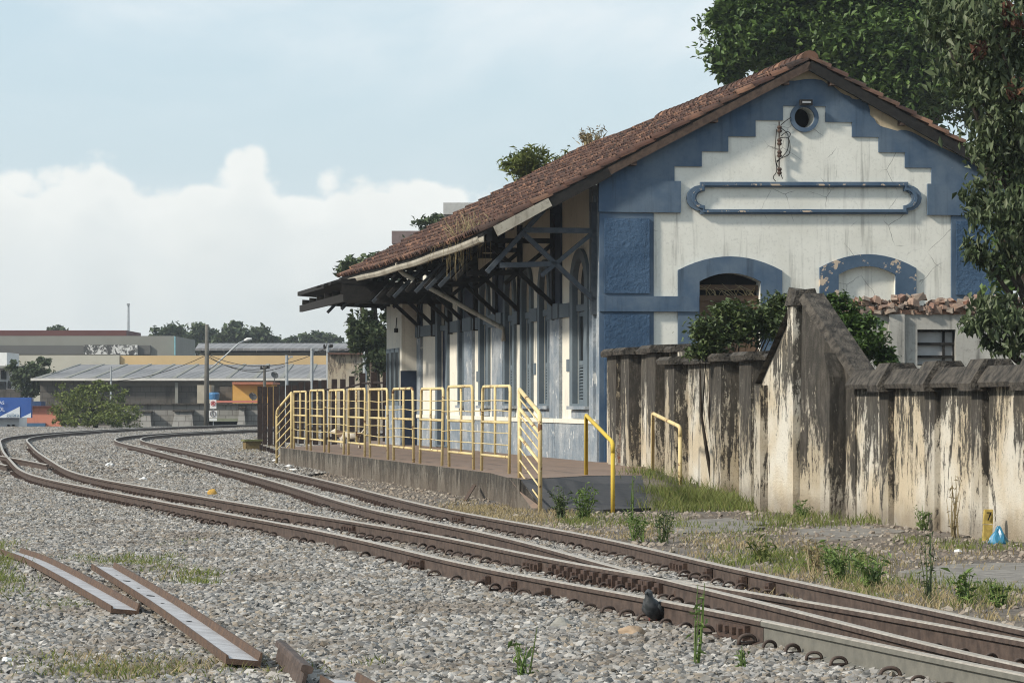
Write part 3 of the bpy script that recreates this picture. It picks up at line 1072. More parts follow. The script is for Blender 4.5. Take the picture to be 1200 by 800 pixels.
# --- platform side wall with tall arched openings
ZD = SI.hit(670, 492.4)[1]              # top of dado
ZBD = SI.hit(665, 364)[1]               # blue string band
ZT = zr(0) - .12
EL = -eL[0]                             # reach of the eaves
def srange(a, b):
    return sorted((SI.hit(a), SI.hit(b)))
bays = [('w', 671, 692), ('w', 633, 647), ('w', 612.5, 625.5), ('w', 592.5, 605.5), ('w', 563.5, 575), ('w', 539, 546.5), ('d', 513, 527)]
pil = [(647.5, 659), (579.5, 592), (547, 556.5), (490.5, 495.5)]
wz0 = SI.hit(680, 473)[1]
wzs = SI.hit(681, 335)[1]
wzt = SI.hit(681, 303)[1]
holes = []
wins = []
for kind, a, b in bays:
    s0, s1 = srange(a, b)
    m_ = (s1 - s0) * .17
    z0 = PZ + .02 if kind == 'd' else wz0
    h = [(s0 + m_, z0), (s1 - m_, z0), (s1 - m_, wzs)]
    for k in range(1, 14):
        an = math.pi * k / 14
        h.append(((s0 + s1) / 2 + (s1 - s0 - 2 * m_) / 2 * math.cos(an), wzs + (wzt - wzs) * math.sin(an)))
    h.append((s0 + m_, wzs))
    holes.append(h)
    wins.append((kind, s0, s1, m_, z0))
sw = [(0.36, PZ - .4), (S_WALL + .1, PZ - .4), (S_WALL + .1, ZT - .05), (0.36, ZT - .05)]
MB().prism(sw, holes, SI, -.3, 0).build('side_wall', M['side_white'], station)
# corner return of the gable wall
MB().box(.0, .36, -.3, .004, PZ - .4, ZT - .05, SI).build('corner_return', M['blue_pale'], station)
# dado in lengths between doors, pilasters, band
dd0 = SI.hit(527); dd1 = SI.hit(513)
for a, b in ((.02, SI.hit(653)), (SI.hit(653) + .02, SI.hit(586)), (SI.hit(586) + .02, dd0), (dd1, S_WALL)):
    MB().box(a, b, 0, .05, PZ - .05, ZD - .05, SI).build('dado', M['blue_pale'], station)
    MB().box(a, b, 0, .075, ZD - .05, ZD + .03, SI).build('dado_moulding', M['side_white'], station)
for a, b in pil:
    s0, s1 = srange(a, b)
    MB().box(s0, s1, 0, .06, ZD + .03, ZBD - .13, SI).build('wall_pilaster', M['blue_pale'], station)
    MB().box(s0 - .04, s1 + .04, 0, .10, ZBD - .13, ZBD + .15, SI).build('pilaster_capital', M['blue_frame'], station)
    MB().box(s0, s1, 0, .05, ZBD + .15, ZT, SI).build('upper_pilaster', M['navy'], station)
MB().box(.36, .75, 0, .05, ZD + .03, ZT, SI).build('wall_pilaster', M['blue_pale'], station)
ss = .76
for kind, s0, s1, m_, z0 in wins + [('end', S_WALL, S_WALL, 0, 0)]:
    if s0 - ss > .15:
        segs = [(ss, s0)]
        for a, b in pil:
            p0, p1 = srange(a, b)
            segs = [q for (x, y) in segs for q in ([(x, y)] if p1 < x or p0 > y else [(x, p0 - .045), (p1 + .045, y)]) if q[1] - q[0] > .08]
        for x, y in segs:
            MB().box(x + .01, y - .01, 0, .07, ZBD - .12, ZBD + .13, SI).build('band', M['blue_frame'], station)
    ss = s1
for kind, s0, s1, m_, z0 in wins:
    out = [(s0, z0 - (.05 if kind == 'w' else 0)), (s1, z0 - (.05 if kind == 'w' else 0)), (s1, wzs)]
    for k in range(1, 14):
        an = math.pi * k / 14
        out.append(((s0 + s1) / 2 + (s1 - s0) / 2 * math.cos(an), wzs + (wzt - wzs + m_ * .6) * math.sin(an)))
    out.append((s0, wzs))
    inn = [(s0 + m_ + .001, z0 + .001), (s1 - m_ - .001, z0 + .001), (s1 - m_ - .001, wzs)]
    for k in range(1, 14):
        an = math.pi * k / 14
        inn.append(((s0 + s1) / 2 + (s1 - s0 - 2 * m_ - .002) / 2 * math.cos(an), wzs + (wzt - wzs) * math.sin(an)))
    inn.append((s0 + m_ + .001, wzs))
    if kind == 'd':
        out = out[:2] + out[2:]
        inn[0] = (inn[0][0], z0 + .03); inn[1] = (inn[1][0], z0 + .03)
    wf = MB().prism(out, [inn], SI, -.04, .06).build('window' if kind == 'w' else 'door', M['blue_frame'], station)
    a, b = s0 + m_, s1 - m_
    mid = (a + b) / 2
    ztr = ZBD + .02
    MB().box(a, b, -.28, -.24, z0, wzt + .05, SI).build('painted_dark', M['dark_fill'], wf)  # dark backing panel, its colour stands for the unlit interior
    MB().box(a, b, -.12, -.01, ztr - .06, ztr + .06, SI).build('transom', M['blue_frame'], wf)
    fan = [(a, ztr + .06), (b, ztr + .06), (b, wzs)] + [(mid + (b - a) / 2 * math.cos(math.pi * k / 10), wzs + (wzt - wzs) * math.sin(math.pi * k / 10)) for k in range(1, 10)] + [(a, wzs)]
    MB().prism(fan, [], SI, -.13, -.10).build('fanlight_pane', M['glass_dark'], wf)
    MB().box(mid - .03, mid + .03, -.10, -.05, ztr + .06, wzt - .02, SI).build('fanlight_bar', M['blue_frame'], wf)
    if kind == 'w':
        for x0, x1 in ((a, mid - .012), (mid + .012, b)):
            sh = MB()
            w_ = .09
            zt_ = ztr - .07
            zm = z0 + (zt_ - z0) * .42
            sh.box(x0, x0 + w_, -.10, -.05, z0, zt_, SI); sh.box(x1 - w_, x1, -.10, -.05, z0, zt_, SI)
            for zz in (z0, zm, zt_ - .08):
                sh.box(x0 + w_, x1 - w_, -.10, -.052, zz, zz + .08, SI)
            so_ = sh.build('shutter', M['blue_frame'], wf)
            lv = MB()
            z = z0 + .1
            while z < zm - .03:
                lv.hexa([SI(x0 + w_, -.10, z + .03), SI(x1 - w_, -.10, z + .03), SI(x1 - w_, -.095, z + .045), SI(x0 + w_, -.095, z + .045), SI(x0 + w_, -.055, z), SI(x1 - w_, -.055, z), SI(x1 - w_, -.05, z + .015), SI(x0 + w_, -.05, z + .015)])
                z += .055
            tag(lv.build('louvre_slats', M['blue_frame'], so_), kind='stuff')
            MB().box(x0 + w_, x1 - w_, -.09, -.075, zm + .08, zt_ - .08, SI).build('pane', M['glass_dark'], so_)
        MB().box(s0 - .02, s1 + .02, 0, .11, z0 - .10, z0 - .04, SI).build('sill', M['blue_pale'], wf)
        MB().box(s0 + .06, s1 - .06, 0, .035, ZD + .04, z0 - .11, SI).build('apron_panel', M['blue_pale'], wf)
    else:
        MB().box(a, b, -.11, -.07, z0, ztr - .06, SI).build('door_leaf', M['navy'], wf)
# small stencilled plates on the piers between the windows
for px, py in ((666, 428), (627, 432), (560, 441)):
    u, z = SI.hit(px, py)
    MB().box(u - .13, u + .13, 0, .015, z - .11, z + .11, SI).build('wall_plate', M['blue_frame'], station)

# --- pavilion at the far end
s0, s1 = S_WALL, S_PAV
pn = .42
pv = MB().box(s0, s1, -.3, pn, PZ - .4, SI.hit(470, 352)[1], SI).build('ticket_pavilion', M['side_white'], station)
MB().box(s0 - .03, s0, 0.02, pn + .03, PZ - .1, SI.hit(480, 435)[1], SI).build('dado', M['navy'], pv)
MB().box(s0 - .031, s1 + .02, pn, pn + .035, PZ - .1, PZ + .95, SI).build('dado', M['blue_pale'], pv)
zw0, zw1 = PZ + .95, SI.hit(464, 408, pn)[1]
wd = (s1 - s0) / 3.4
for k in range(3):
    a = s0 + .35 + k * wd
    w = MB()
    for (x0, x1, y0, y1) in ((a, a + wd * .82, zw0, zw0 + .1), (a, a + wd * .82, zw1 - .1, zw1), (a, a + .05, zw0 + .1, zw1 - .1), (a + wd * .82 - .05, a + wd * .82, zw0 + .1, zw1 - .1)):
        w.box(x0, x1, pn, pn + .03, y0, y1, SI)
    wo_ = w.build('window', M['blue_frame'], pv)
    MB().box(a + .05, a + wd * .82 - .05, pn, pn + .012, zw0 + .1, zw1 - .1, SI).build('pane', M['glass_dark'], wo_)
u, z = SI.hit(465.5, 387, pn)
MB().box(u - .15, u + .15, pn, pn + .06, z - .05, z + .05, SI).build('lamp_bracket', M['dark_wood'], pv)
u2, z2 = SI.hit(466.5, 372, pn)
MB().tube([SI(u, pn + .03, z + .05), SI(u2, pn + .03, z2)], .012, 5).build('conduit', M['dark_wood'], pv)
# rest of the shell so that the house is a closed volume
MB().box(.0, S_PAV, -WID + .02, -WID + .3, PZ - .4, ZT - .05, SI).build('rear_wall', M['side_white'], station)
farfr = frame(SI(S_PAV - .3, 0, 0), FA.ux, FA.un)
MB().prism([(.0, PZ - .4), (WID, PZ - .4), (WID, zr(WID) - .06), (uC, ap[1] - .06), (0, zr(0) - .06)], [], farfr, -.25, 0).build('far_gable_wall', M['side_white'], station)

# --- roof: deck, rafters, tiles
RF = lambda u, s, z: FA(u, RN - s, z)       # s runs back from the front edge of the roof
RL = S_END + RN
def sag(s, t):
    """old roofs dip a little: t 0 ridge .. 1 eave"""
    return -.07 * math.sin(math.pi * min(1, s / RL)) * (.4 + .6 * t) + .008 * math.sin(s * 1.1 + t * 2)
def roof_pt(side, t, s, h):
    u = uC + side * (uR - uC) * t
    z = ap[1] - slope * (uR - uC) * t
    nrm = math.sqrt(1 + slope * slope)
    return Vector(RF(u + side * h * slope / nrm, s, z + h / nrm + sag(s, t)))
deck = MB()
NS, NT_ = 24, 8
for side in (-1, 1):
    for hh in (0.0, .05):
        pass
    grid = [[(roof_pt(side, j / NT_, i / NS * RL, .05), roof_pt(side, j / NT_, i / NS * RL, 0)) for j in range(NT_ + 1)] for i in range(NS + 1)]
    for i in range(NS):
        for j in range(NT_):
            deck.quad(grid[i][j][0], grid[i + 1][j][0], grid[i + 1][j + 1][0], grid[i][j + 1][0])
            deck.quad(grid[i][j][1], grid[i][j + 1][1], grid[i + 1][j + 1][1], grid[i + 1][j][1])
    for i in range(NS):
        deck.quad(grid[i][NT_][0], grid[i + 1][NT_][0], grid[i + 1][NT_][1], grid[i][NT_][1])
    for j in range(NT_):
        for i in (0, NS):
            deck.quad(grid[i][j][0], grid[i][j + 1][0], grid[i][j + 1][1], grid[i][j][1])
roof = deck.build('roof', M['dark_wood'], station, recalc=False)
# tiles
LS = math.hypot(uR - uC, slope * (uR - uC))
NROW = 19
TP, TR_ = .205, LS / NROW
tm = MB()
prof0 = [(-.098, 0), (-.085, .042), (-.05, .078), (0, .090), (.05, .078), (.085, .042), (.098, 0)]
def tile_geo(mb, f):
    n = len(prof0)
    vs = []
    for (yy, sc, lift) in ((0, 1.0, .035), (TR_ * 1.16, .84, .0)):
        for a, b in prof0:
            vs.append(f(a * sc, yy, b * sc + lift))
    for a, b in reversed(prof0):
        vs.append(f(a * .84, .0, max(0, b - .022) + .035))
    fs = [(k, k + 1, n + k + 1, n + k) for k in range(n - 1)]
    fs += [tuple(range(n)) + tuple(range(2 * n, 3 * n))]
    mb.add(vs, fs)
tile_geo(tm, lambda a, y, h: (a, y, h))
tile_ob = tm.build('roof_tile', M['tile'], recalc=False)
tile_mesh = tile_ob.data
bpy.data.objects.remove(tile_ob)
rt = random.Random(21)
bulk = {-1: MB(), 1: MB()}
def tile_frame(side, row, s):
    t_low = (row + 1) / NROW
    t_hi = row / NROW
    p0 = roof_pt(side, t_low, s, .055)
    p1 = roof_pt(side, t_hi, s, .055)
    y = (p1 - p0).normalized()
    x = Vector((-FA.un.x, -FA.un.y, 0)) * (1 if side < 0 else -1)
    x = (x - y * x.dot(y)).normalized()
    zt = x.cross(y).normalized()
    if zt.z < 0:
        x = -x; zt = -zt
    return p0, x, y, zt
NCOL = int(RL / TP)
for side in (-1, 1):
    for c in range(NCOL):
        s = .06 + c * TP
        for row in range(NROW):
            jit = rt.uniform(-.018, .018)
            p0, x, y, zt = tile_frame(side, row, s + rt.uniform(-.014, .014))
            if rt.random() < .01:
                jit -= .09
            p0 = p0 + y * (jit - .03) + zt * rt.uniform(-.006, .012)
            an = rt.uniform(-.05, .05)
            x2 = x * math.cos(an) + y * math.sin(an)
            y2 = y * math.cos(an) - x * math.sin(an)
            if (side < 0 and c < 14) or (side > 0 and c < 1):
                mt = Matrix(((x2.x, y2.x, zt.x, p0.x * U), (x2.y, y2.y, zt.y, p0.y * U), (x2.z, y2.z, zt.z, p0.z * U), (0, 0, 0, 1)))
                inst('roof_tile', tile_mesh, mt, roof)
            else:
                tile_geo(bulk[side], lambda a, yy, h: p0 + x2 * a + y2 * yy + zt * h)
bl = MB()
bl.v = bulk[-1].v + bulk[1].v
o = len(bulk[-1].v)
bl.f = bulk[-1].f + [tuple(i + o for i in f) for f in bulk[1].f]
bl.m = [0] * len(bl.f)
tag(bl.build('further_roof_tiles', M['tile'], roof, recalc=False), kind='stuff')
# ridge caps
for k in range(int(RL / .42)):
    s = .0 + k * .42
    if k < 30:
        c = MB()
        pr = [(.15 * math.cos(a), .02 + .13 * math.sin(a)) for a in [math.pi * q / 6 for q in range(7)]]
        vs = []
        for sc, s_ in ((1.08, s), (.92, s + .47)):
            for a, b in pr:
                vs.append(RF(uC + a * sc, s_, ap[1] + .06 + b * sc + sag(s_, 0)))
        c.add(vs, [(i, i + 1, 8 + i, 7 + i) for i in range(6)] + [tuple(range(7))])
        c.build('ridge_tile', M['tile'], roof, recalc=False)
# barge boards on the front edge, gutter, fascia, purlins
bb = MB()
for t0, t1 in ((0.0, .62),):
    bb.hexa([roof_pt(-1, t0, -.02, -.10), roof_pt(-1, t1, -.02, -.10), roof_pt(-1, t1, .04, -.10), roof_pt(-1, t0, .04, -.10), roof_pt(-1, t0, -.02, .03), roof_pt(-1, t1, -.02, .03), roof_pt(-1, t1, .04, .03), roof_pt(-1, t0, .04, .03)])
bb.build('barge_board', M['rake_wood'], roof)
bb = MB()
bb.hexa([roof_pt(1, 0, -.02, -.12), roof_pt(1, 1, -.02, -.12), roof_pt(1, 1, .04, -.12), roof_pt(1, 0, .04, -.12), roof_pt(1, 0, -.02, .03), roof_pt(1, 1, -.02, .03), roof_pt(1, 1, .04, .03), roof_pt(1, 0, .04, .03)])
bb.build('barge_board', M['dark_wood'], roof)
bb = MB()
bb.hexa([roof_pt(-1, .80, -.04, -.10), roof_pt(-1, .965, -.04, -.12), roof_pt(-1, .965, .03, -.12), roof_pt(-1, .80, .03, -.10), roof_pt(-1, .80, -.04, .05), roof_pt(-1, .965, -.04, .06), roof_pt(-1, .965, .03, .06), roof_pt(-1, .80, .03, .05)])
bb.build('barge_board', M['gutter'], roof)['label'] = 'pale weathered end board at the eaves'
bb = MB()
bb.hexa([roof_pt(-1, .62, -.02, -.13), roof_pt(-1, .80, -.02, -.13), roof_pt(-1, .80, .03, -.13), roof_pt(-1, .62, .03, -.13), roof_pt(-1, .62, -.02, .03), roof_pt(-1, .80, -.02, .03), roof_pt(-1, .80, .03, .03), roof_pt(-1, .62, .03, .03)])
bb.build('barge_board', M['dark_wood'], roof)
gs = [(roof_pt(-1, 1.0, s, 0), s) for s in np.linspace(0, RL, 26)]
gt = MB()
outd = SI.un
path = []
for p, s in gs:
    path.append((p + UP * (-.10), outd, UP))
gt.sweep(path, [(-.02, 0), (.07, -.01), (.10, .04), (.105, .09), (.09, .09), (.085, .05), (.06, .01), (-.005, .015), (-.005, .10), (-.02, .10)])
gt.build('gutter', M['gutter'], roof)
# end of gutter bracket
MB().box(RL - .02, RL + .5, -.1, .12, 0, .09, lambda a, n, z: tuple(Vector(roof_pt(-1, 1.0, a, 0)) + outd * n + UP * (z - .1))).build('gutter_end', M['gutter'], roof)
# purlins under the overhang and rafters with ragged tails
for t in (.68, .80, .92, .985):
    MB().bar(roof_pt(-1, t, .05, -.07), roof_pt(-1, t, RL - .05, -.07), .10, .13).build('purlin', M['dark_wood'], roof)
for t in (.08, .3, .55):
    for side in (-1, 1):
        MB().bar(roof_pt(side, t, -.01, -.09), roof_pt(side, t, .5, -.09), .10, .12).build('purlin_end', M['rake_wood'], roof)
k = 0
s = .7
while s < RL - .3:
    MB().bar(roof_pt(-1, .60, s, -.06), roof_pt(-1, 1.0, s, -.06), .06, .10).build('rafter', M['dark_wood'], roof)
    s += .95

# --- timber brackets carrying the eaves, one per bay
def bracket(s, mat, full=True):
    b = MB()
    f = lambda a, z: SI(s, a, z)
    up_ = (SI.ux.x, SI.ux.y, 0)
    b.bar(f(.02, 4.41), f(1.30, 4.41), .09, .10, up_)
    b.bar(f(.70, 3.83), f(1.70, 3.80), .09, .10, up_)
    b.bar(f(.04, 3.20), f(1.30, 4.36), .08, .10, up_)
    b.bar(f(.08, 4.36), f(.98, 3.62), .07, .09, up_)
    b.bar(f(.85, 4.85), f(1.93, 3.68), .08, .10, up_)
    b.bar(f(.05, 2.95), f(.05, 4.9), .10, .10, up_)
    o_ = b.build('eave_bracket', mat, station)
    return o_
for i, px in enumerate((699, 653, 612, 586, 560, 545, 530, 510, 494)):
    bracket(max(.12, SI.hit(px)), M['slate_steel'] if i == 0 else M['dark_wood'])
# loose struts poking down below the eaves
for px in (640, 622, 606, 575, 545, 520, 500, 480):
    s = SI.hit(px)
    o_ = MB().bar(SI(s + .6, 1.35, 4.25), SI(s + .6, 1.95, 3.62), .07, .09, (SI.ux.x, SI.ux.y, 0)).build('eave_strut', M['slate_steel'], station)
# drain pipe from the gutter to the wall
fu = SI.hit(465, None, EL); fw = SI.hit(590, None, .08)
zE = roof_pt(-1, 1, fu, 0).z
pA = Vector(SI(fu, EL - .02, SI.hit(465, 314, EL)[1])); pB = Vector(SI(fw, .08, SI.hit(590, 385, .08)[1]))
MB().tube([pA + UP * .1, pA, pA + (pB - pA) * .06 - UP * .05, pB, pB - UP * .25], .05, 8).build('drain_pipe', M['gutter'], station, smooth=True)

# --- lower platform canopy beyond the eaves
cz = 4.02
can = empty('platform_canopy', SI(S_END - 1.5, 1.5, PZ), 'dark sagging flat canopy below the far end of the tiled roof', 'canopy')
c0, c1 = S_WALL - 5.5, S_PAV + 1.3
n0, n1 = .1, 2.5
MB().hexa([SI(c0, n0, cz - .12), SI(c1, n0, cz - .12), SI(c1, n1, cz + .06), SI(c0, n1, cz + .06), SI(c0, n0, cz), SI(c1, n0, cz), SI(c1, n1, cz + .16), SI(c0, n1, cz + .16)]).build('roof_sheet', M['dark_wood'], can)
MB().hexa([SI(c0, n1 - .12, cz - .36), SI(c1, n1 - .12, cz - .34), SI(c1, n1 - .05, cz - .34), SI(c0, n1 - .05, cz - .36), SI(c0, n1 - .12, cz - .18), SI(c1, n1 - .12, cz - .18), SI(c1, n1 - .05, cz - .18), SI(c0, n1 - .05, cz - .18)]).build('lower_beam', M['dark_wood'], can)
MB().box(c0, c0 + .12, n0, n1 - .12, cz - .40, cz - .2, SI).build('cross_beam', M['dark_wood'], can)
MB().box(c0 + .02, c0 + .07, n1 - .95, n1 - .02, cz - .2, cz + .05, SI).build('end_board', M['dark_wood'], can)
for k in range(6):
    s = c0 + 1 + k * (c1 - c0 - 1.2) / 5
    MB().bar(SI(s, .1, cz - .2), SI(s, n1 - .1, cz - .1), .08, .12).build('joist', M['dark_wood'], can)
rag = MB()
for k in range(7):
    s = c0 + .0 + k * .5
    rag.hexa([SI(s, n1 - .5, cz + .14), SI(s + .47, n1 - .5, cz + .14), SI(s + .47, n1 + .22 - .05 * (k % 3), cz + .05), SI(s, n1 + .22 - .05 * (k % 3), cz + .05), SI(s, n1 - .5, cz + .20), SI(s + .47, n1 - .5, cz + .20), SI(s + .47, n1 + .22 - .05 * (k % 3), cz + .09), SI(s, n1 + .22 - .05 * (k % 3), cz + .09)])
rag.build('torn_sheeting', M['dark_wood'], can)

# --- fittings on the gable
fl = empty('floodlight', FA(*FA.hit(941, 121)[:1], .1, FA.hit(941, 121)[1]), 'small black floodlight above the round opening in the gable', 'lamp')
a = FA.hit(935, 124); b = FA.hit(949, 118)
MB().box(a[0], b[0], .09, .2, a[1], b[1], FA).build('housing', M['dark_wood'], fl)
MB().box(a[0] + .03, b[0] - .03, .2, .206, a[1] + .03, b[1] - .03, FA).build('lens', plain('lamp_glass', (.35, .36, .36), .2), fl)
MB().box((a[0] + b[0]) / 2 - .02, (a[0] + b[0]) / 2 + .02, .035, .1, a[1], b[1] - .02, FA).build('mount', M['dark_wood'], fl)
ins = empty('insulator_rack', FA(FA.hit(913)[0] if isinstance(FA.hit(913), tuple) else FA.hit(913), .05, FA.hit(913, 205)[1]), 'vertical iron rack with black insulators and tangled wires on the white gable', 'insulator rack')
ui = FA.hit(912)
MB().tube([FA(ui, .06, FA.hit(912, 143)[1]), FA(ui, .06, FA.hit(912, 207)[1])], .012, 5).build('rod', M['rust_dark'], ins)
for y in (152, 167, 181, 201):
    z = FA.hit(912, y)[1]
    MB().tube([FA(ui, .09, z - .06), FA(ui, .09, z - .03), FA(ui, .09, z), FA(ui, .09, z + .03), FA(ui, .09, z + .06)], [.03, .045, .028, .045, .03], 8).build('insulator', M['rust_dark'], ins)
def wire(name, pts, r=.006, mat=None, parent=None):
    # smooth through points
    P = [Vector(p) for p in pts]
    out = []
    for i in range(len(P) - 1):
        p0, p1, p2, p3 = P[max(i - 1, 0)], P[i], P[i + 1], P[min(i + 2, len(P) - 1)]
        for k in range(5):
            t = k / 5
            out.append(.5 * ((2 * p1) + (p2 - p0) * t + (2 * p0 - 5 * p1 + 4 * p2 - p3) * t * t + (3 * p1 - p0 - 3 * p2 + p3) * t ** 3))
    out.append(P[-1])
    return MB().tube(out, r, 4).build(name, mat or M['dark_wood'], parent)
for pl in ([(913, 150), (922, 158), (922, 175), (915, 185)], [(913, 162), (923, 163), (924, 180), (914, 186), (908, 190)], [(909, 152), (907, 180), (909, 200), (905, 208), (908, 213)], [(914, 147), (920, 142), (926, 138)], [(913, 187), (909, 192), (912, 199), (916, 210)], [(914, 160), (921, 155), (925, 157), (924, 161)]):
    wire('cable', [FA(*FA.hit(x, y)[:1], .07, FA.hit(x, y)[1]) for x, y in pl], .007, None, ins)

# ------------------------------------------------------------------ platform, ramp, railings
RD = Vector((-.181, 1, 0)).normalized()           # line of the platform edge
R0 = Vector((-.04, 49.4, 0))
RNRM = Vector((-RD.y, RD.x, 0))                    # towards the track
pe = lambda s, o=.12: R0 + RD * s + RNRM * o
def edge_poly():
    a = pe(-1.35, .15); b = pe(28.5, .15)
    return a, b
a, b = edge_poly()
side0 = Vector(SI(S_PAV + 4, -.1, 0)); side1 = Vector(SI(0.0, -.1, 0))
# platform slab as one solid, outline seen from above
outline = [gp(597, 560, PZ), gp(609, 561.5, PZ), gp(690, 557, PZ), gp(752, 556.5, PZ), Vector((2.2, 54, 0)), Vector((1.9, 58.9, 0)), Vector(SI(0, -.2, 0)), Vector(SI(S_PAV + 8, -.2, 0)), pe(28.5, .15) + Vector((1.5, 9, 0)), pe(28.5, .15)]
segs = [pe(28.5 - k * 2.0, .15 + random.uniform(-.03, .03)) for k in range(1, 15)]
outline += segs
xy = lambda v: (v.x, v.y)
def flat(poly, z0, z1, name, mats, parent=None):
    """solid with a flat top: top material 1, sides material 0"""
    mb = MB()
    mb.prism([xy(p) for p in poly], [], lambda u, n, z: (u, z, n), z0, z1)
    for i, f in enumerate(mb.f):
        zs = [mb.v[k][2] for k in f]
        mb.m[i] = 1 if min(zs) > z1 - 1e-4 else 0
    return mb.build(name, mats, parent)
plat = flat(outline, -.25, PZ, 'platform', [M['concrete_old'], M['platform']])
tag(plat, kind='structure')
# ramp of dark asphalt down to the track level
rp = [gp(609, 561.5, PZ - .001), gp(690, 557, PZ - .001), gp(752, 556.5, PZ - .001)]
f0, f1, f2 = Vector((.40, 45.0, .03)), Vector((1.2, 44.8, .03)), Vector((1.83, 45.6, .03))
rm = MB()
rm.quad(rp[0], f0, f1, rp[1]); rm.quad(rp[1], f1, f2, rp[2])
for q in (f0, f1, f2): pass
rm.quad(rp[0], rp[0] - UP * .6, f0 - UP * .3, f0)
rm.quad(f0, f0 - UP * .3, f1 - UP * .3, f1)
rm.quad(f1, f1 - UP * .3, f2 - UP * .3, f2)
rm.quad(rp[2], f2, f2 - UP * .3, rp[2] - UP * .6)
tag(rm.build('ramp', M['asphalt'], recalc=False), kind='structure')
bk = MB()
q0, q1, q2, q3, q4 = rp[2] - UP * .004, Vector((2.25, 54.2, PZ - .01)), Vector((3.05, 46.8, .10)), Vector((3.1, 44.3, -.03)), f2 + UP * .012
q5 = Vector((1.95, 43.9, -.05))
bk.add([q0, q1, q2, q3, q4, q5], [(0, 4, 2), (0, 2, 1), (4, 3, 2), (4, 5, 3)])
tag(bk.build('earth_bank', M['ground'], recalc=False), kind='structure')
BANK = [(q0 * (1 - a) * 1.0 + q2 * a) * .5 + (q4 * (1 - b) + q3 * b) * .5 for a in (.1, .35, .6, .85) for b in (.1, .35, .6, .85)] + [q0.lerp(q2, t) for t in (.15, .35, .55, .75, .95)] + [q4.lerp(q2, t) for t in (.1, .3, .5, .7, .9)] + [q0.lerp(q1, t) for t in (.1, .3)]
kb = MB()
kb.hexa([gp(596, 560, PZ) - UP * .5, rp[0] - UP * .5, f0 - UP * .3, f0 + Vector((-.14, .1, -.3)), gp(596, 560, PZ) + UP * .01, rp[0] + UP * .012, f0 + UP * .012, f0 + Vector((-.14, .1, .01))])
kb.m[1] = 1
tag(kb.build('ramp_kerb', [M['concrete_old'], M['platform']]), kind='structure')

RH = 1.27        # railing height
def hoop(p, q, h=RH, r=.026):
    """yellow panel: rounded hoop, middle post, two cross rails; p,q feet"""
    p, q = Vector(p), Vector(q)
    e = (q - p)
    d = e.normalized()
    c = .09
    pts = [p - UP * .02, p + UP * (h - c), p + UP * (h - c * .3) + d * c * .3, p + UP * h + d * c, q + UP * h - d * c, q + UP * (h - c * .3) - d * c * .3, q + UP * (h - c), q - UP * .02]
    return pts
def railing():
    n_panel, pitch, w = 9, 3.08, 2.36
    for i in range(n_panel):
        s = i * pitch * (1 if i else 1)
        p = R0 + RD * s + UP * PZ
        q = R0 + RD * (s + w) + UP * PZ
        root = empty('railing_panel', p, None, 'railing', 'yellow railing panels along the platform edge')
        names = ['nearest', 'second', 'third', 'fourth', 'fifth', 'sixth', 'seventh', 'eighth', 'farthest']
        root['label'] = 'yellow tubular railing panel on the platform edge, ' + names[i] + (' to the ramp' if i == 0 else ' from the ramp' if i < 8 else ' from the ramp, by the rail posts')
        rj = random.Random(i)
        lean = Vector((rj.uniform(-.02, .02), rj.uniform(-.02, .02), 0))
        pts = hoop(p, q, RH + rj.uniform(-.015, .02))
        pts = [v + lean * (v.z - PZ) for v in pts]
        MB().tube(pts, .024, 7).build('hoop', M['yellow'], root, smooth=True)
        mid = (p + q) / 2
        MB().tube([mid + UP * .24, mid + UP * RH], .020, 6).build('middle_post', M['yellow'], root, smooth=True)
        for z in (.24, .74):
            MB().tube([p + UP * z, q + UP * z], .022, 6).build('cross_rail', M['yellow'], root, smooth=True)
        for z in (.42, .58, .90, 1.06):
            z += rj.uniform(-.015, .015)
            e = q + RD * (pitch - w) if i < n_panel - 1 else q
            MB().tube([p + UP * z, mid + UP * (z + rj.uniform(-.02, .02)), q + UP * z, e + UP * (z + rj.uniform(-.03, .03))], .0075, 4).build('rod', M['yellow'], root)
railing()
# sloping panels at both ends
def slope_panel(p, q, hp, hq, label, mat, bars):
    root = empty('ramp_railing', p, label, 'railing')
    c = .08
    d = ((q + UP * hq) - (p + UP * hp)).normalized()
    MB().tube([p - UP * .03, p + UP * hp, p + UP * hp + d * .001 + d * .0, q + UP * hq - d * .12, q + UP * (hq - .02) - d * .03, q + UP * (hq - .14), q - UP * .08], .030, 7).build('frame_tube', mat, root, smooth=True)
    for k, (t, r) in enumerate(bars):
        MB().tube([p + UP * hp * t, q + UP * hq * t], r, 5).build('bar', mat, root)
    return root
p = gp(609, 561, PZ - .01); q = gp(634, 590, .06)
q = Vector((.37, 44.9, .04))
p = Vector(((609 - 600) / FPX * 46.9, 46.9, PZ - .03))
slope_panel(p, q, 1.24, 1.24, 'yellow railing with slanting bars going down the platform ramp', M['yellow'], [(.09, .012), (.22, .012), (.35, .012), (.48, .024), (.60, .012), (.71, .012), (.79, .026), (.90, .012)])
pf = pe(27.5, .0) + UP * PZ
slope_panel(pf, pf + Vector((-.42, 1.3, -.36)), 1.24, 1.2, 'yellow slanting railing at the far end of the platform', M['yellow'], [(.1, .012), (.25, .012), (.4, .02), (.55, .012), (.7, .02), (.85, .012)])
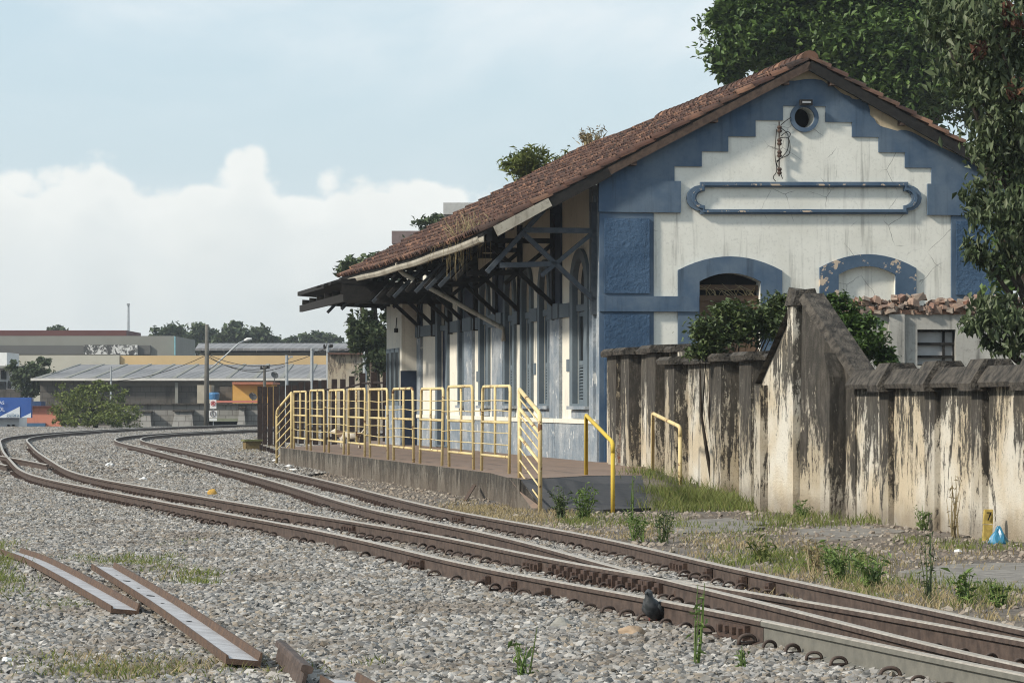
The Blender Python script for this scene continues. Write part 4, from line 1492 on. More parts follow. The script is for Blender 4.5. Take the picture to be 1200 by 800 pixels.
# two short handrails
def handrail(p, q, h, label, mat):
    root = empty('handrail', p, label, 'handrail')
    d = ((q + UP * h) - (p + UP * h)).normalized()
    MB().tube([p - UP * .05, p + UP * (h - .01), p + UP * h + d * .03, q + UP * h - d * .10, q + UP * (h - .03), q + UP * (h - .14)], .029, 7).build('rail', mat, root, smooth=True)
    MB().tube([q + UP * (h - .14), q - UP * .12], .029, 7).build('post', mat, root, smooth=True)
handrail(gp(687, 557, PZ - .01), Vector(((718 - 600) / FPX * 44.9, 44.9, .05)), .86, 'bright yellow bent handrail in the middle of the asphalt ramp', M['yellow_new'])
handrail(Vector(((765 - 600) / FPX * 50.2, 50.2, PZ)), Vector(((797 - 600) / FPX * 48.0, 48.0, .22)), .87, 'dull yellow bent handrail against the mouldy wall', M['yellow'])

# ------------------------------------------------------------------ boundary wall
W0 = Vector((1.62, 58.3, 0)); W1 = Vector(((905 - 600) / FPX * 44.6, 44.6, 0)); W1B = W1 + Vector((.27, -.1, 0))
WP = Vector(((938 - 600) / FPX * 43.5, 43.5, 0)); W2 = Vector(((1004 - 600) / FPX * 41.9, 41.9, 0))
W3 = Vector(((1200 - 600) / FPX * 34.9, 34.9, 0)); W4 = W3 + (W3 - W2) * .7
wall = empty('boundary_wall', WP, 'mould blackened rendered boundary wall with a pointed pier and heavy coping', 'wall')
def wfr(a, b):
    t = (b - a).normalized()
    n = Vector((t.y, -t.x, 0))
    if n.x > 0: n = -n
    return frame(a, t, n), (b - a).length
fr, Lw = wfr(W0, W1B)
zl1 = 2.20; zl2 = 2.0
u_step = fr.hit(803)
MB().box(0, u_step, -.22, 0, -.2, zl1, fr).build('wall_length', M['wall_old'], wall)
MB().box(u_step, Lw, -.22, 0, -.2, zl2, fr).build('wall_length', M['wall_old'], wall)
def coping(u0, u1, z, f=fr, jag=0):
    MB().prism([(-.34, z), (.10, z), (.115, z + .05), (.07, z + .09), (-.30, z + .11)], [], lambda a, n, zz: f(n, a, zz), u0, u1).build('coping', M['coping'], wall)
pierpx = [(722, .18), (737, .2), (768, .22), (790, .22), (845, .26), (880, .24)]
prev = 0
for px, pr in pierpx:
    u = fr.hit(px, None, pr)
    z = zl1 if u < u_step else zl2
    w = .75
    MB().box(u - w, u, 0, pr, -.2, z - .001, fr).build('pilaster', M['wall_pier_shade'], wall)
    MB().prism([(-.36, z + .005), (pr + .10, z + .005), (pr + .12, z + .07), (pr + .06, z + .12), (-.32, z + .14)], [], lambda a, n, zz: fr(n, a, zz), u - w - .08, u + .08).build('pier_coping', M['coping'], wall)
uu = 0
cps = sorted([fr.hit(px, None, pr) for px, pr in pierpx])
edges = [0]
for u in cps:
    edges += [u - .84, u + .085]
edges.append(Lw)
for i in range(0, len(edges), 2):
    a, b = edges[i], edges[i + 1]
    if b - a > .05:
        if a < u_step < b:
            coping(a, u_step, zl1); coping(u_step + .01, b, zl2)
        else:
            coping(a, b, zl1 if b <= u_step else zl2)
# broken brickwork showing at the foot of one pier
u = fr.hit(722, None, .19)
bf = frame(Vector(fr(u, .19, 0)), (fr.un.x, fr.un.y, 0), (-fr.ux.x * -1, -fr.ux.y * -1, 0))
rb = random.Random(3)
for r_ in range(13):
    z = PZ + .06 + r_ * .062
    wv = .10 - .0065 * r_ if r_ > 4 else .08 + .003 * r_
    c_ = Vector(fr(u + .012, .08, z))
    MB().box(-wv, wv, -.02, .02 + rb.uniform(-.006, .006), -.026, .026, lambda x, y, zz: tuple(c_ + fr.un * x + fr.ux * y + UP * zz)).build('brick', M['brick'], wall)

# pointed pier: two raking wings against a middle post
zp = 2.86
frL, LL = wfr(W1, WP)
frR, LR = wfr(WP, W2)
wing_l = [(-.35, -.2), (LL, -.2), (LL, zp - .10), (-.35, 1.72)]
MB().prism(wing_l, [], frL, -.26, .02).build('raking_wing', M['wall_old'], wall)
MB().prism([(0, -.2), (LR, -.2), (LR, 1.72), (.1, zp - .10)], [], frR, -.26, .02).build('raking_wing', M['wall_pier_shade'], wall)
def rake_cap(f, u0, z0, u1, z1, no=0.0):
    a0, a1 = (u0, z0), (u1, z1)
    mb = MB()
    t = Vector((u1 - u0, 0, z1 - z0)).normalized()
    nz = Vector((-t.z, 0, t.x))
    if nz.z < 0: nz = -nz
    P = lambda u, n, z, h: f(u + nz.x * h, n + no, z + nz.z * h)
    mb.hexa([P(u0, -.28, z0, 0), P(u0, .08, z0, 0), P(u1, .08, z1, 0), P(u1, -.28, z1, 0), P(u0, -.24, z0, .10), P(u0, .03, z0, .09), P(u1, .03, z1, .09), P(u1, -.24, z1, .10)])
    mb.build('raking_coping', M['coping'], wall)
rake_cap(frL, -.42, 1.68, LL - .05, zp - .11, .02)
rake_cap(frR, .12, zp - .12, LR + .05, 1.70)
# middle post
MB().box(LL - .22, LL + .0, -.05, .10, -.2, zp - .18, frL).build('middle_post', M['wall_old'], wall)
MB().hexa([frL(LL - .27, -.24, zp - .19), frL(LL - .25, .13, zp - .19), frL(LL + .08, .13, zp - .19), frL(LL + .10, -.24, zp - .19), frL(LL - .23, -.18, zp + .02), frL(LL - .19, .09, zp + .05), frL(LL + .05, .07, zp + .0), frL(LL + .05, -.18, zp + .03)]).build('post_cap', M['coping'], wall)
MB().box(-.37, -.12, .02, .13, -.2, 1.66, frL).build('pilaster', M['wall_pier_shade'], wall)
MB().prism([(LR - .55, -.2), (LR - .28, -.2), (LR - .28, 1.75), (LR - .45, 2.05), (LR - .55, 1.9)], [], frR, .02, .24).build('pilaster', M['wall_pier_shade'], wall)
# right hand length
frW, LW = wfr(W2, W4)
zr1 = 1.60
MB().box(0, LW, -.24, 0, -.2, zr1, frW).build('wall_length', M['wall_low'], wall)
ps = [frW.hit(x, None, .08) for x in (1040, 1094, 1150, 1214)]
edges = [0]
for u in ps:
    MB().box(u - .42, u, 0, .07, -.2, zr1 - .001, frW).build('pilaster', M['wall_pier_shade'], wall)
    MB().prism([(-.40, zr1 - .04), (.20, zr1 - .04), (.22, zr1 + .04), (.06, zr1 + .30), (-.22, zr1 + .30), (-.40, zr1 + .04)], [], lambda a, n, zz: frW(n, a, zz), u - .48, u + .06).build('pier_coping', M['coping'], wall)
    edges += [u - .485, u + .065]
edges.append(LW)
for i in range(0, len(edges), 2):
    a, b = edges[i], edges[i + 1]
    MB().prism([(-.36, zr1), (.13, zr1), (.15, zr1 + .05), (.03, zr1 + .225), (-.2, zr1 + .225), (-.36, zr1 + .06)], [], lambda a_, n, zz: frW(n, a_, zz), a, b).build('coping', M['coping'], wall)

# yellow kilometre board with a 7, blue bag, rusty scrap
def text_mesh(txt, size, name):
    cu = bpy.data.curves.new(name, 'FONT')
    cu.body = txt
    cu.size = size
    cu.extrude = .004
    cu.align_x = 'CENTER'; cu.align_y = 'CENTER'
    ob = bpy.data.objects.new(name, cu)
    COL.objects.link(ob)
    dg = bpy.context.evaluated_depsgraph_get()
    me = bpy.data.meshes.new_from_object(ob.evaluated_get(dg))
    bpy.data.objects.remove(ob)
    return me
def put_text(txt, size, pos, ux, un, mat, parent, name='lettering'):
    me = text_mesh(txt, size * U, name)
    me.materials.clear(); me.materials.append(mat)
    ux = Vector(ux).normalized(); un = Vector(un).normalized(); uy = un.cross(ux)
    m = Matrix(((ux.x, uy.x, un.x, pos[0] * U), (ux.y, uy.y, un.y, pos[1] * U), (ux.z, uy.z, un.z, pos[2] * U), (0, 0, 0, 1)))
    return inst(name, me, m, parent)
kp = gp(1157, 634, .0)
km = empty('number_board', kp, 'yellow concrete marker with a black 7 leaning at the wall foot', 'marker')
kmf = frame(kp, (1, .1, 0), (.1, -1, 0))
yb = plain('yellow_marker_paint', (.46, .34, .09), .8, .4, 12)
MB().hexa([kmf(-.055, -.03, -.05), kmf(.045, -.03, -.05), kmf(.045, .03, -.05), kmf(-.055, .03, -.05), kmf(-.03, -.07, .17), kmf(.06, -.07, .17), kmf(.06, -.01, .17), kmf(-.03, -.01, .17)]).build('lower_block', yb, km)
MB().hexa([kmf(-.035, -.07, .178), kmf(.065, -.07, .178), kmf(.065, -.01, .178), kmf(-.035, -.01, .178), kmf(-.015, -.1, .33), kmf(.07, -.1, .33), kmf(.07, -.04, .33), kmf(-.015, -.04, .33)]).build('upper_block', yb, km)
put_text('7', .125, kmf(.022, -.008, .255), kmf.ux, (kmf.un.x, kmf.un.y, .2), M['dark_fill'], km, 'numeral')

def crumple(name, pos, rx, ry, rz, mat, label, cat, seed, amp=.35, group=None, taper=0.0):
    bm = bmesh.new()
    bmesh.ops.create_icosphere(bm, subdivisions=3, radius=1)
    r = np.random.default_rng(seed)
    fr_ = r.normal(size=(14, 3)) * 2.6
    ph = r.uniform(0, 6, 14)
    for v in bm.verts:
        n = sum(math.sin(v.co.x * f[0] + v.co.y * f[1] + v.co.z * f[2] + p) for f, p in zip(fr_, ph)) / 5
        k = 1 + amp * n
        tp = 1 - taper * max(0, v.co.z)
        v.co = Vector((v.co.x * rx * k * tp, v.co.y * ry * k * tp, max(-.25, v.co.z) * rz * k)) * U
    me = bpy.data.meshes.new(name)
    bm.to_mesh(me); bm.free()
    me.materials.append(mat)
    o = bpy.data.objects.new(name, me)
    COL.objects.link(o)
    o.location = Vector(pos) * U
    return tag(o, label, cat, group)
bluebag = plain('blue_plastic', (.03, .20, .34), .35, .3, 9, .5)
bg = crumple('plastic_bag', gp(1170, 635, .02), .115, .07, .17, bluebag, 'crumpled blue plastic bag beside the yellow 7 marker', 'bag', 3, .16, None, .6)
MB().bar(gp(1186, 634, 0), gp(1197, 614, .0) * 0 + Vector((gp(1197, 634, 0).x, gp(1197, 634, 0).y, .17)), .03, .03).build('scrap_iron', M['rust_dark'])
tag(bpy.data.objects['scrap_iron'], 'short dark iron bar leaning on the wall by the blue bag', 'scrap iron')

# ------------------------------------------------------------------ ruin behind the right hand wall
rq = frame(dp(985, 470, 49.0) - UP * EYE, (1, .05, 0), (.05, -1, 0))
ruin = empty('ruined_outbuilding', rq(0, 0, 0), 'roofless grey outbuilding with broken brick wall top behind the boundary wall', 'building')
M['ruin'] = mat_paint('grey_limewash', (.42, .41, .37), (.33, .32, .29), (.10, .10, .09), .8, (.22, .13, .09), .70, grime=.5)
zt = rq.hit(1050, 368)[1]
w0, w1_ = rq.hit(1075), rq.hit(1120)
wz0_, wz1_ = rq.hit(1090, 428)[1], rq.hit(1090, 386)[1]
Lr = rq.hit(1260)
MB().prism([(0, -.2), (Lr, -.2), (Lr, zt), (0, zt)], [[(w0, wz0_), (w1_, wz0_), (w1_, wz1_), (w0, wz1_)]], rq, -.3, 0).build('wall', M['ruin'], ruin)
MB().box(rq.hit(1041), rq.hit(1059), 0, .08, -.2, zt - .002, rq).build('pilaster', M['ruin'], ruin)
wn = MB().box(w0, w1_, -.2, -.16, wz0_, wz1_, rq).build('window', plain('grey_painted_sheet', (.46, .46, .45), .7), ruin)
for y in (386.5, 402, 417, 427.5):
    z = rq.hit(1090, y)[1]
    MB().box(w0, w1_, -.16, -.10, z - .025, z + .01, rq).build('glazing_bar', M['dark_wood'], wn)
for x in (1107.5, 1119.5):
    u = rq.hit(x)
    MB().box(u - .015, u + .015, -.158, -.11, wz0_, wz1_, rq).build('glazing_bar', M['dark_wood'], wn)
rb = random.Random(12)
bmesh_box = MB().hexa([(-.10, -.06, -.035), (.09, -.05, -.03), (.11, .06, -.03), (-.09, .055, -.025), (-.085, -.04, .03), (.06, -.055, .04), (.085, .04, .02), (-.10, .05, .035)])
bo_ = bmesh_box.build('brick', M['brick']); brick_mesh = bo_.data; bpy.data.objects.remove(bo_)
for k in range(285):
    u = rb.uniform(.05, Lr - .05)
    lvl = rb.random() ** 1.6
    z = zt + .03 + lvl * .24 * (1 - .5 * abs(math.sin(u * 3)) * .5)
    p = Vector(rq(u, rb.uniform(-.3, .08), z)) * U
    m = Matrix.Translation(p) @ Matrix.Rotation(rb.uniform(-1.5, 1.5), 4, 'Z') @ Matrix.Rotation(rb.uniform(-.5, .5), 4, 'Y') @ Matrix.Rotation(rb.uniform(-.4, .4), 4, 'X') @ Matrix.Diagonal((rb.uniform(.35, 1.0), rb.uniform(.5, 1.2), rb.uniform(.7, 1.6), 1))
    inst('brick', brick_mesh, m, ruin)
MB().box(0, Lr, -.3, .03, zt, zt + .06, rq).build('brick_course', M['brick'], ruin)

# ------------------------------------------------------------------ foliage
def leaf_mesh(name, C, size, mat, parent=None, aspect=.45, droop=.3, seed=0, svar=.6, fold=.12):
    r = np.random.default_rng(seed)
    C = np.asarray(C, float)
    n = len(C)
    az_ = r.uniform(0, 2 * np.pi, n)
    el_ = r.normal(-droop, .5, n)
    d = np.c_[np.cos(az_) * np.cos(el_), np.sin(az_) * np.cos(el_), np.sin(el_)]
    up = np.array([0, 0, 1.0]) + r.normal(0, .45, (n, 3))
    w = np.cross(d, up); w /= np.linalg.norm(w, axis=1)[:, None] + 1e-9
    nn = np.cross(w, d)
    L = size * (1 + r.uniform(-svar, svar, n))[:, None]
    a = C - d * L * .5
    t = C + d * L * .5 - nn * L * .08
    m1 = C - d * L * .05 + w * L * aspect * .5 + nn * L * fold
    m2 = C - d * L * .05 - w * L * aspect * .5 + nn * L * fold
    co = np.stack([a, m1, t, m2], 1).reshape(-1, 3)
    i = np.arange(n) * 4
    f = np.concatenate([np.c_[i, i + 2, i + 1], np.c_[i, i + 3, i + 2]])
    return np_mesh(name, co, f, mat, parent)

def clumps(blobs, seed, per=60, sig=.22, shell=.55):
    """blobs: (centre, (rx,ry,rz), leaf count)"""
    r = np.random.default_rng(seed)
    out = []
    for c, rad, n in blobs:
        k = max(4, n // per)
        v = r.normal(size=(k, 3)); v /= np.linalg.norm(v, axis=1)[:, None]
        q = (shell + (1 - shell) * r.random(k) ** .6) * (.8 + .35 * r.random(k))
        cc = np.array(c)[None] + v * np.array(rad)[None] * q[:, None]
        idx = r.integers(0, k, n)
        s_ = sig * min(rad) * (.6 + .8 * r.random(k))
        out.append(cc[idx] + r.normal(size=(n, 3)) * s_[idx][:, None] * np.array([1.15, 1.15, .75]))
    return np.vstack(out)

def limbs(mb, base, tips, r0, seed=0):
    r = random.Random(seed)
    base = Vector(base)
    for tp, rr in tips:
        tp = Vector(tp)
        m_ = base.lerp(tp, .5) + Vector((r.uniform(-.2, .2), r.uniform(-.2, .2), r.uniform(0, .25))) * (tp - base).length * .35
        mb.tube([base, base.lerp(m_, .5) + Vector((r.uniform(-.05, .05), 0, 0)), m_, m_.lerp(tp, .5), tp], [rr, rr * .8, rr * .6, rr * .4, rr * .18], 6)

def tree(name, foot, blobs, leaf, leafmat, label, cat='tree', trunk_r=.25, seed=0, fork=.45, aspect=.45, droop=.3, per=60, sig=.22, group=None, shell=.55):
    root = empty(name, foot, label, cat, group)
    foot = Vector(foot)
    cz_ = np.mean([b[0][2] for b in blobs]); cx_ = np.mean([b[0][0] for b in blobs]); cy_ = np.mean([b[0][1] for b in blobs])
    fk = foot.lerp(Vector((cx_, cy_, cz_)), fork)
    tb = MB()
    tb.tube([foot - UP * .3, foot.lerp(fk, .4) + Vector((.06, 0, 0)) * trunk_r * 4, fk], [trunk_r * 1.25, trunk_r, trunk_r * .75], 9)
    limbs(tb, fk, [(b[0], trunk_r * .5) for b in blobs], trunk_r, seed)
    tb.build('trunk', M['bark'], root, smooth=True)
    leaf_mesh('crown', clumps(blobs, seed + 1, per, sig, shell), leaf, leafmat, root, aspect, droop, seed + 2)
    return root

def pb(px, py, rx, ry, d, n, rd=None):
    """crown lobe given by its place and half size in the photo, standing at depth d"""
    c = dp(px, py, d)
    k = d / FPX
    return (tuple(c), (rx * k, rd or (rx * k), ry * k), n)

# big tree behind the station
bd = 98
tree('broadleaf_tree', (11.0, bd, 0), [pb(880, 45, 42, 42, bd, 8840), pb(935, 25, 60, 52, bd + 1, 12240), pb(1000, 40, 62, 62, bd, 11900), pb(1065, 60, 62, 68, bd - 1, 12750), pb(1040, 115, 50, 40, bd, 6120), pb(950, -50, 90, 45, bd, 6800), pb(1080, -40, 90, 50, bd, 6800), pb(848, 88, 20, 12, bd, 1530), pb(858, 12, 24, 20, bd, 2550), pb(1130, 60, 70, 80, bd + 2, 10200)], .21, M['leaf_tree'], 'tall dense green tree behind the station roof', 'tree', .5, 31, .5, .5, .2, 130, .21)
# near tree with large drooping leaves at the right edge
nd_ = 40.5
nb = [pb(1110, 45, 40, 50, nd_, 900), pb(1150, 30, 45, 50, nd_ - .5, 1200), pb(1195, 50, 50, 70, nd_, 1500), pb(1130, 95, 34, 34, nd_, 800), pb(1165, 120, 40, 45, nd_ - .4, 1150), pb(1150, 170, 32, 34, nd_, 850), pb(1195, 180, 42, 60, nd_, 1300), pb(1140, 235, 26, 26, nd_, 560), pb(1170, 255, 34, 30, nd_ - .3, 800), pb(1135, 295, 22, 18, nd_, 380), pb(1165, 310, 20, 26, nd_, 380), pb(1205, 270, 30, 40, nd_ + .5, 600), pb(1150, 365, 32, 22, nd_, 700), pb(1180, 390, 32, 28, nd_ - .3, 750), pb(1125, 380, 26, 12, nd_, 300), pb(1160, 405, 22, 12, nd_, 260), pb(1230, 380, 40, 40, nd_, 700), pb(1240, 100, 50, 90, nd_, 1300), pb(1085, 20, 24, 30, nd_, 350), pb(1175, -40, 90, 40, nd_, 1400)]
nb = [((c[0] + .13, c[1], c[2]), (r_[0] * .95, r_[1], r_[2]), int(n * .72)) for c, r_, n in nb]
ntree = tree('drooping_tree', (7.6, 41.6, 0), nb, .115, M['leaf_big'], 'dark tree with large drooping leaves overhanging the wall at the right edge', 'tree', .15, 55, .25, .40, .75, 22, .30, shell=.25)
dry = clumps([pb(1185, 25, 16, 20, nd_ - .6, 90), pb(1148, 62, 12, 16, nd_ - .6, 80), pb(1188, 108, 12, 16, nd_ - .6, 60)], 5, 30, .3, .2)
leaf_mesh('dead_leaves', dry, .12, M['leaf_dry'], ntree, .45, 1.0, 8)
# thicket added to stand in for the shadow behind it
tree('shade_fill_tree', (9.0, 56, 0), [pb(1215, 300, 40, 60, 56, 3000), pb(1240, 180, 60, 80, 56, 3000), pb(1235, 400, 50, 40, 56, 1500)], .17, M['leaf_tree'], 'dense tree added to darken the corner beyond the ruined outbuilding', 'tree', .2, 61, .4, .5, .3)
# shrubs over the wall
def shrub(name, foot, blobs, leaf, mat, label, seed, per=30, sig=.24, cat='bush', group=None, aspect=.5, droop=.1):
    root = empty(name, foot, label, cat, group)
    st = MB()
    foot = Vector(foot)
    limbs(st, foot, [(b[0], .035) for b in blobs] + [((b[0][0] + .1, b[0][1], b[0][2] + b[1][2] * .6), .02) for b in blobs], .05, seed)
    st.build('stems', M['bark'], root)
    leaf_mesh('foliage', clumps(blobs, seed, per, sig, .2), leaf, mat, root, aspect, droop, seed + 3)
    return root
shrub('wall_shrub', (2.9, 48.9, 0.1), [pb(835, 392, 26, 26, 48.4, 1700), pb(868, 380, 30, 26, 48.6, 2200), pb(900, 378, 26, 26, 48.6, 1900), pb(850, 365, 22, 14, 48.6, 800), pb(915, 358, 14, 14, 48.6, 600), pb(820, 412, 14, 12, 48.2, 500)], .075, M['leaf_bush'], 'dark green leafy shrub spilling over the wall left of the pointed pier', 71, 26, .22)
shrub('wall_shrub', (4.2, 45.2, 0.1), [pb(985, 365, 22, 18, 45.4, 1100), pb(1005, 382, 22, 22, 45.2, 1400), pb(1020, 405, 20, 22, 45, 1200), pb(1038, 420, 16, 14, 45, 600), pb(975, 352, 10, 7, 45.4, 250)], .075, M['leaf_bright'], 'bright green shrub growing behind the right slope of the pointed pier', 77, 26, .22)
# plants rooted in the roof
rz1 = RF(uC - .3, SI.hit(1), 0) if False else None
def roof_plant(px, py, rx, ry, mat, label, seed, n, leaf):
    best = None
    for s in np.linspace(0, RL - .2, 160):
        for t in ((.02,) if s < RL - .6 else np.linspace(.02, .5, 25)):
            q = roof_pt(-1, t, s, .08)
            e = abs(600 + FPX * q.x / q.y - px)
            if best is None or e < best[0]:
                best = (e, q)
    q = best[1]
    d = q.y
    r = np.random.default_rng(seed)
    k = d / FPX
    root = empty('roof_plant', tuple(q), label, 'plant')
    st = MB(); pts = []
    for i in range(26):
        ox = r.normal(0, .45) * rx * k
        e = q + Vector((ox * 1.6, r.normal(0, .3), ry * 2.0 * k * r.uniform(.45, 1.15)))
        b_ = q + Vector((ox * .7, r.normal(0, .2), -.1))
        m_ = b_.lerp(e, .55) + Vector((-ox * .2, 0, .1))
        st.tube([b_, m_, e], [.014, .010, .004], 4, cap=False)
        for j in range(n // 26):
            t = r.uniform(.25, 1.05)
            pts.append(tuple(b_.lerp(m_, min(1, t * 2)).lerp(e, max(0, t * 2 - 1) if t > .5 else 0) + Vector(r.normal(0, .07, 3))))
    st.build('stems', mat, root)
    leaf_mesh('foliage', pts, leaf, mat, root, .13, -.5, seed)
    return root
roof_plant(616, 190, 20, 16, M['leaf_olive'], 'feathery green plant growing on the roof ridge towards the far end', 81, 1500, .19)
roof_plant(692, 156, 14, 8, M['grass_dry'], 'dry twiggy weed on the roof ridge nearer the gable', 82, 160, .15)
# dry grass hanging off the gutter
hg = MB()
rh = random.Random(8)
gp0 = [s for s in np.linspace(0, RL, 300) if 520 < 600 + FPX * roof_pt(-1, .99, s, 0).x / roof_pt(-1, .99, s, 0).y < 552]
for k in range(110):
    s = rh.choice(gp0)
    q = roof_pt(-1, rh.uniform(.9, 1.0), s, .12)
    e = outd * rh.uniform(-.1, .25)
    up_ = rh.random() < .6
    l = rh.uniform(.1, .4) if up_ else rh.uniform(.3, .75)
    tip = q + e + UP * (l if up_ else -l) + Vector(SI.ux) * rh.uniform(-.2, .2)
    mid = q + e * .7 + UP * (l * .6 if up_ else -.05)
    hg.tube([q, mid, tip], [.006, .005, .002], 3, cap=False)
tag(hg.build('gutter_grass', M['grass_dry']), 'dry straw coloured grass hanging from the roof gutter', 'grass', kind='stuff')

# grass and weeds
def grass_patch(name, spots, mat, label, seed, wid=.0045):
    """spots: (x,y,z,count,height,spread)"""
    r = np.random.default_rng(seed)
    co = []; fc = []
    o = 0
    for x, y, z, n, h, sp_ in spots:
        n = int(n * 1.7)
        b = np.c_[x + r.normal(0, sp_, n), y + r.normal(0, sp_ * 1.5, n), np.full(n, z - .01)]
        a = r.uniform(0, 2 * np.pi, n)
        hh = h * r.uniform(.4, 1.15, n)
        ln = hh * r.uniform(.15, .9, n)
        d = np.c_[np.cos(a), np.sin(a), np.zeros(n)]
        wv = np.c_[-np.sin(a + 1.2), np.cos(a + 1.2), np.zeros(n)] * wid * r.uniform(.7, 1.4, n)[:, None]
        mid = b + d * (ln * .35)[:, None] + np.c_[np.zeros(n), np.zeros(n), hh * .62]
        tip = b + d * ln[:, None] + np.c_[np.zeros(n), np.zeros(n), hh]
        v = np.stack([b - wv, b + wv, mid + wv * .75, mid - wv * .75, tip], 1).reshape(-1, 3)
        i = o + np.arange(n) * 5
        co.append(v)
        fc.append(np.c_[i, i + 1, i + 2]); fc.append(np.c_[i, i + 2, i + 3]); fc.append(np.c_[i + 3, i + 2, i + 4])
        o += n * 5
    ob = np_mesh(name, np.vstack(co), np.vstack(fc), mat)
    return tag(ob, label, 'grass', kind='stuff')
rg = random.Random(5)
def spots_px(lst):
    out = []
    for px, py, rx, ry, k, n, h, sp_ in lst:
        for _ in range(k):
            p = gp(px + rg.uniform(-rx, rx), py + rg.uniform(-ry, ry), .0)
            out.append((p.x, p.y, .01, n, h * rg.uniform(.6, 1.2), sp_))
    return out
grass_patch('grass', spots_px([(180, 786, 135, 13, 80, 15, .075, .16), (150, 792, 90, 8, 34, 14, .06, .16), (-2, 664, 13, 22, 26, 22, .13, .10), (2, 695, 13, 18, 20, 20, .12, .10), (70, 775, 60, 10, 12, 10, .05, .15), (70, 717, 30, 6, 20, 26, .08, .09), (110, 662, 24, 6, 14, 18, .08, .09), (170, 665, 30, 10, 24, 20, .09, .09), (225, 682, 24, 8, 14, 20, .09, .08), (30, 605, 25, 5, 8, 18, .06, .12), (210, 640, 25, 6, 6, 14, .06, .1), (435, 783, 6, 4, 3, 16, .06, .05)]), M['grass'], 'tufts of green grass in the foreground ballast around the loose rails', 3)
grass_patch('grass', [(v.x, v.y, v.z, 60, .16, .16) for v in BANK] + spots_px([(860, 588, 66, 12, 110, 46, .17, .13), (800, 590, 30, 9, 34, 44, .17, .12), (740, 612, 70, 8, 34, 20, .09, .14), (1000, 612, 110, 8, 60, 18, .13, .14), (1120, 640, 80, 8, 24, 12, .08, .12), (840, 625, 70, 10, 26, 12, .07, .14), (960, 660, 60, 14, 26, 22, .11, .12), (1050, 690, 70, 14, 26, 18, .09, .12), (880, 655, 40, 12, 16, 18, .09, .1), (1150, 700, 40, 14, 20, 16, .09, .1), (660, 640, 6, 3, 2, 14, .05, .06)]), M['grass'], 'green grass along the foot of the boundary wall and the track edge', 4)
grass_patch('grass', spots_px([(190, 788, 135, 12, 60, 12, .075, .16), (170, 668, 40, 12, 16, 10, .07, .1), (560, 600, 40, 8, 40, 26, .06, .14), (640, 603, 40, 8, 26, 26, .06, .14), (600, 615, 50, 6, 20, 20, .05, .14), (960, 690, 80, 20, 40, 16, .09, .12), (1060, 705, 70, 16, 34, 14, .09, .1), (880, 640, 70, 16, 44, 12, .07, .14), (720, 625, 50, 8, 24, 16, .06, .14), (1050, 655, 110, 14, 30, 10, .06, .14), (700, 545, 14, 2, 5, 26, .05, .06), (300, 530, 18, 5, 14, 26, .12, .25), (1170, 715, 30, 14, 12, 14, .08, .1), (540, 590, 14, 3, 8, 20, .05, .1)]), M['grass_dry'], 'dry yellow grass in patches beside the tracks and the ramp', 5)

def weed(px, py, z, h, w, n, label, seed, mat='weed', leaf=.07, stems=6, name='weed_plant', droop=-.2, asp=.3):
    p = gp(px, py, z)
    n = int(n * .55); leaf *= .8; stems = int(stems * 1.4)
    r = random.Random(seed)
    root = empty(name, p, label, 'plant', 'weeds growing beside the tracks')
    st = MB()
    pts = []
    for k in range(stems):
        e = p + Vector((r.uniform(-w, w), r.uniform(-w, w), h * r.uniform(.6, 1.0)))
        b_ = p + Vector((r.uniform(-w, w) * .4, r.uniform(-w, w) * .4, -.02))
        m_ = b_.lerp(e, .5) + Vector((r.uniform(-w, w) * .2, 0, h * .06))
        st.tube([b_, m_, e], [.007, .005, .002], 4, cap=False)
        for q in range(max(2, n // stems)):
            t = r.uniform(.12, 1.0)
            c = (b_.lerp(m_, t * 2) if t < .5 else m_.lerp(e, t * 2 - 1))
            pts.append(tuple(c + Vector((r.uniform(-1, 1), r.uniform(-1, 1), r.uniform(-.4, .4))) * leaf * .7))
    st.build('stem', M[mat], root)
    leaf_mesh('leaves', pts, leaf, M[mat], root, asp, droop, seed)
    return root
weed(658, 608, .0, .40, .17, 420, 'dark bushy weed just below the slanting ramp railing', 1, 'leaf_bush', .075, 14)
weed(683, 609, .0, .46, .16, 380, 'bright green bushy weed at the foot of the asphalt ramp', 2, 'weed', .08, 14)
weed(748, 633, .0, .34, .16, 260, 'spreading green weed in the dirt below the yellow handrail', 3, 'weed', .07, 10)
weed(778, 634, .0, .34, .11, 200, 'dark leafy weed in the dirt right of the spreading green one', 4, 'leaf_bush', .07, 8)
weed(740, 612, .0, .60, .05, 60, 'thin tall weed standing in front of the dark ramp', 5, 'weed', .05, 3)
weed(815, 780, .0, .46, .05, 60, 'tall thin weed rising from the ballast in front of the grey rail', 6, 'weed', .07, 3)
weed(873, 785, .0, .16, .05, 40, 'small weed in the ballast right of the tall thin one', 7, 'weed', .06, 3)
weed(614, 800, .0, .30, .09, 60, 'leafy weed at the bottom edge of the picture below the pigeon', 8, 'weed', .07, 5)
weed(940, 607, .0, .24, .13, 220, 'low green weed at the foot of the pointed pier', 9, 'weed', .08, 9)
weed(1035, 605, .0, .62, .12, 260, 'tall green weed against the wall right of the pointed pier', 10, 'weed', .06, 9)
weed(1082, 622, .0, .30, .12, 160, 'green weed at the wall foot halfway to the 7 marker', 11, 'weed', .07, 8)
weed(1118, 628, .0, .66, .12, 130, 'dry brown tall weed against the wall left of the 7 marker', 12, 'grass_dry', .05, 9)
weed(985, 680, .0, .32, .16, 300, 'thick green weed on the dirt beside the far rail', 13, 'weed', .08, 12)
weed(1020, 692, .0, .30, .15, 260, 'thick green weed right of its twin beside the far rail', 14, 'weed', .08, 12)
weed(955, 672, .0, .34, .12, 160, 'brownish weed left of the thick green ones beside the far rail', 15, 'grass_dry', .06, 9)
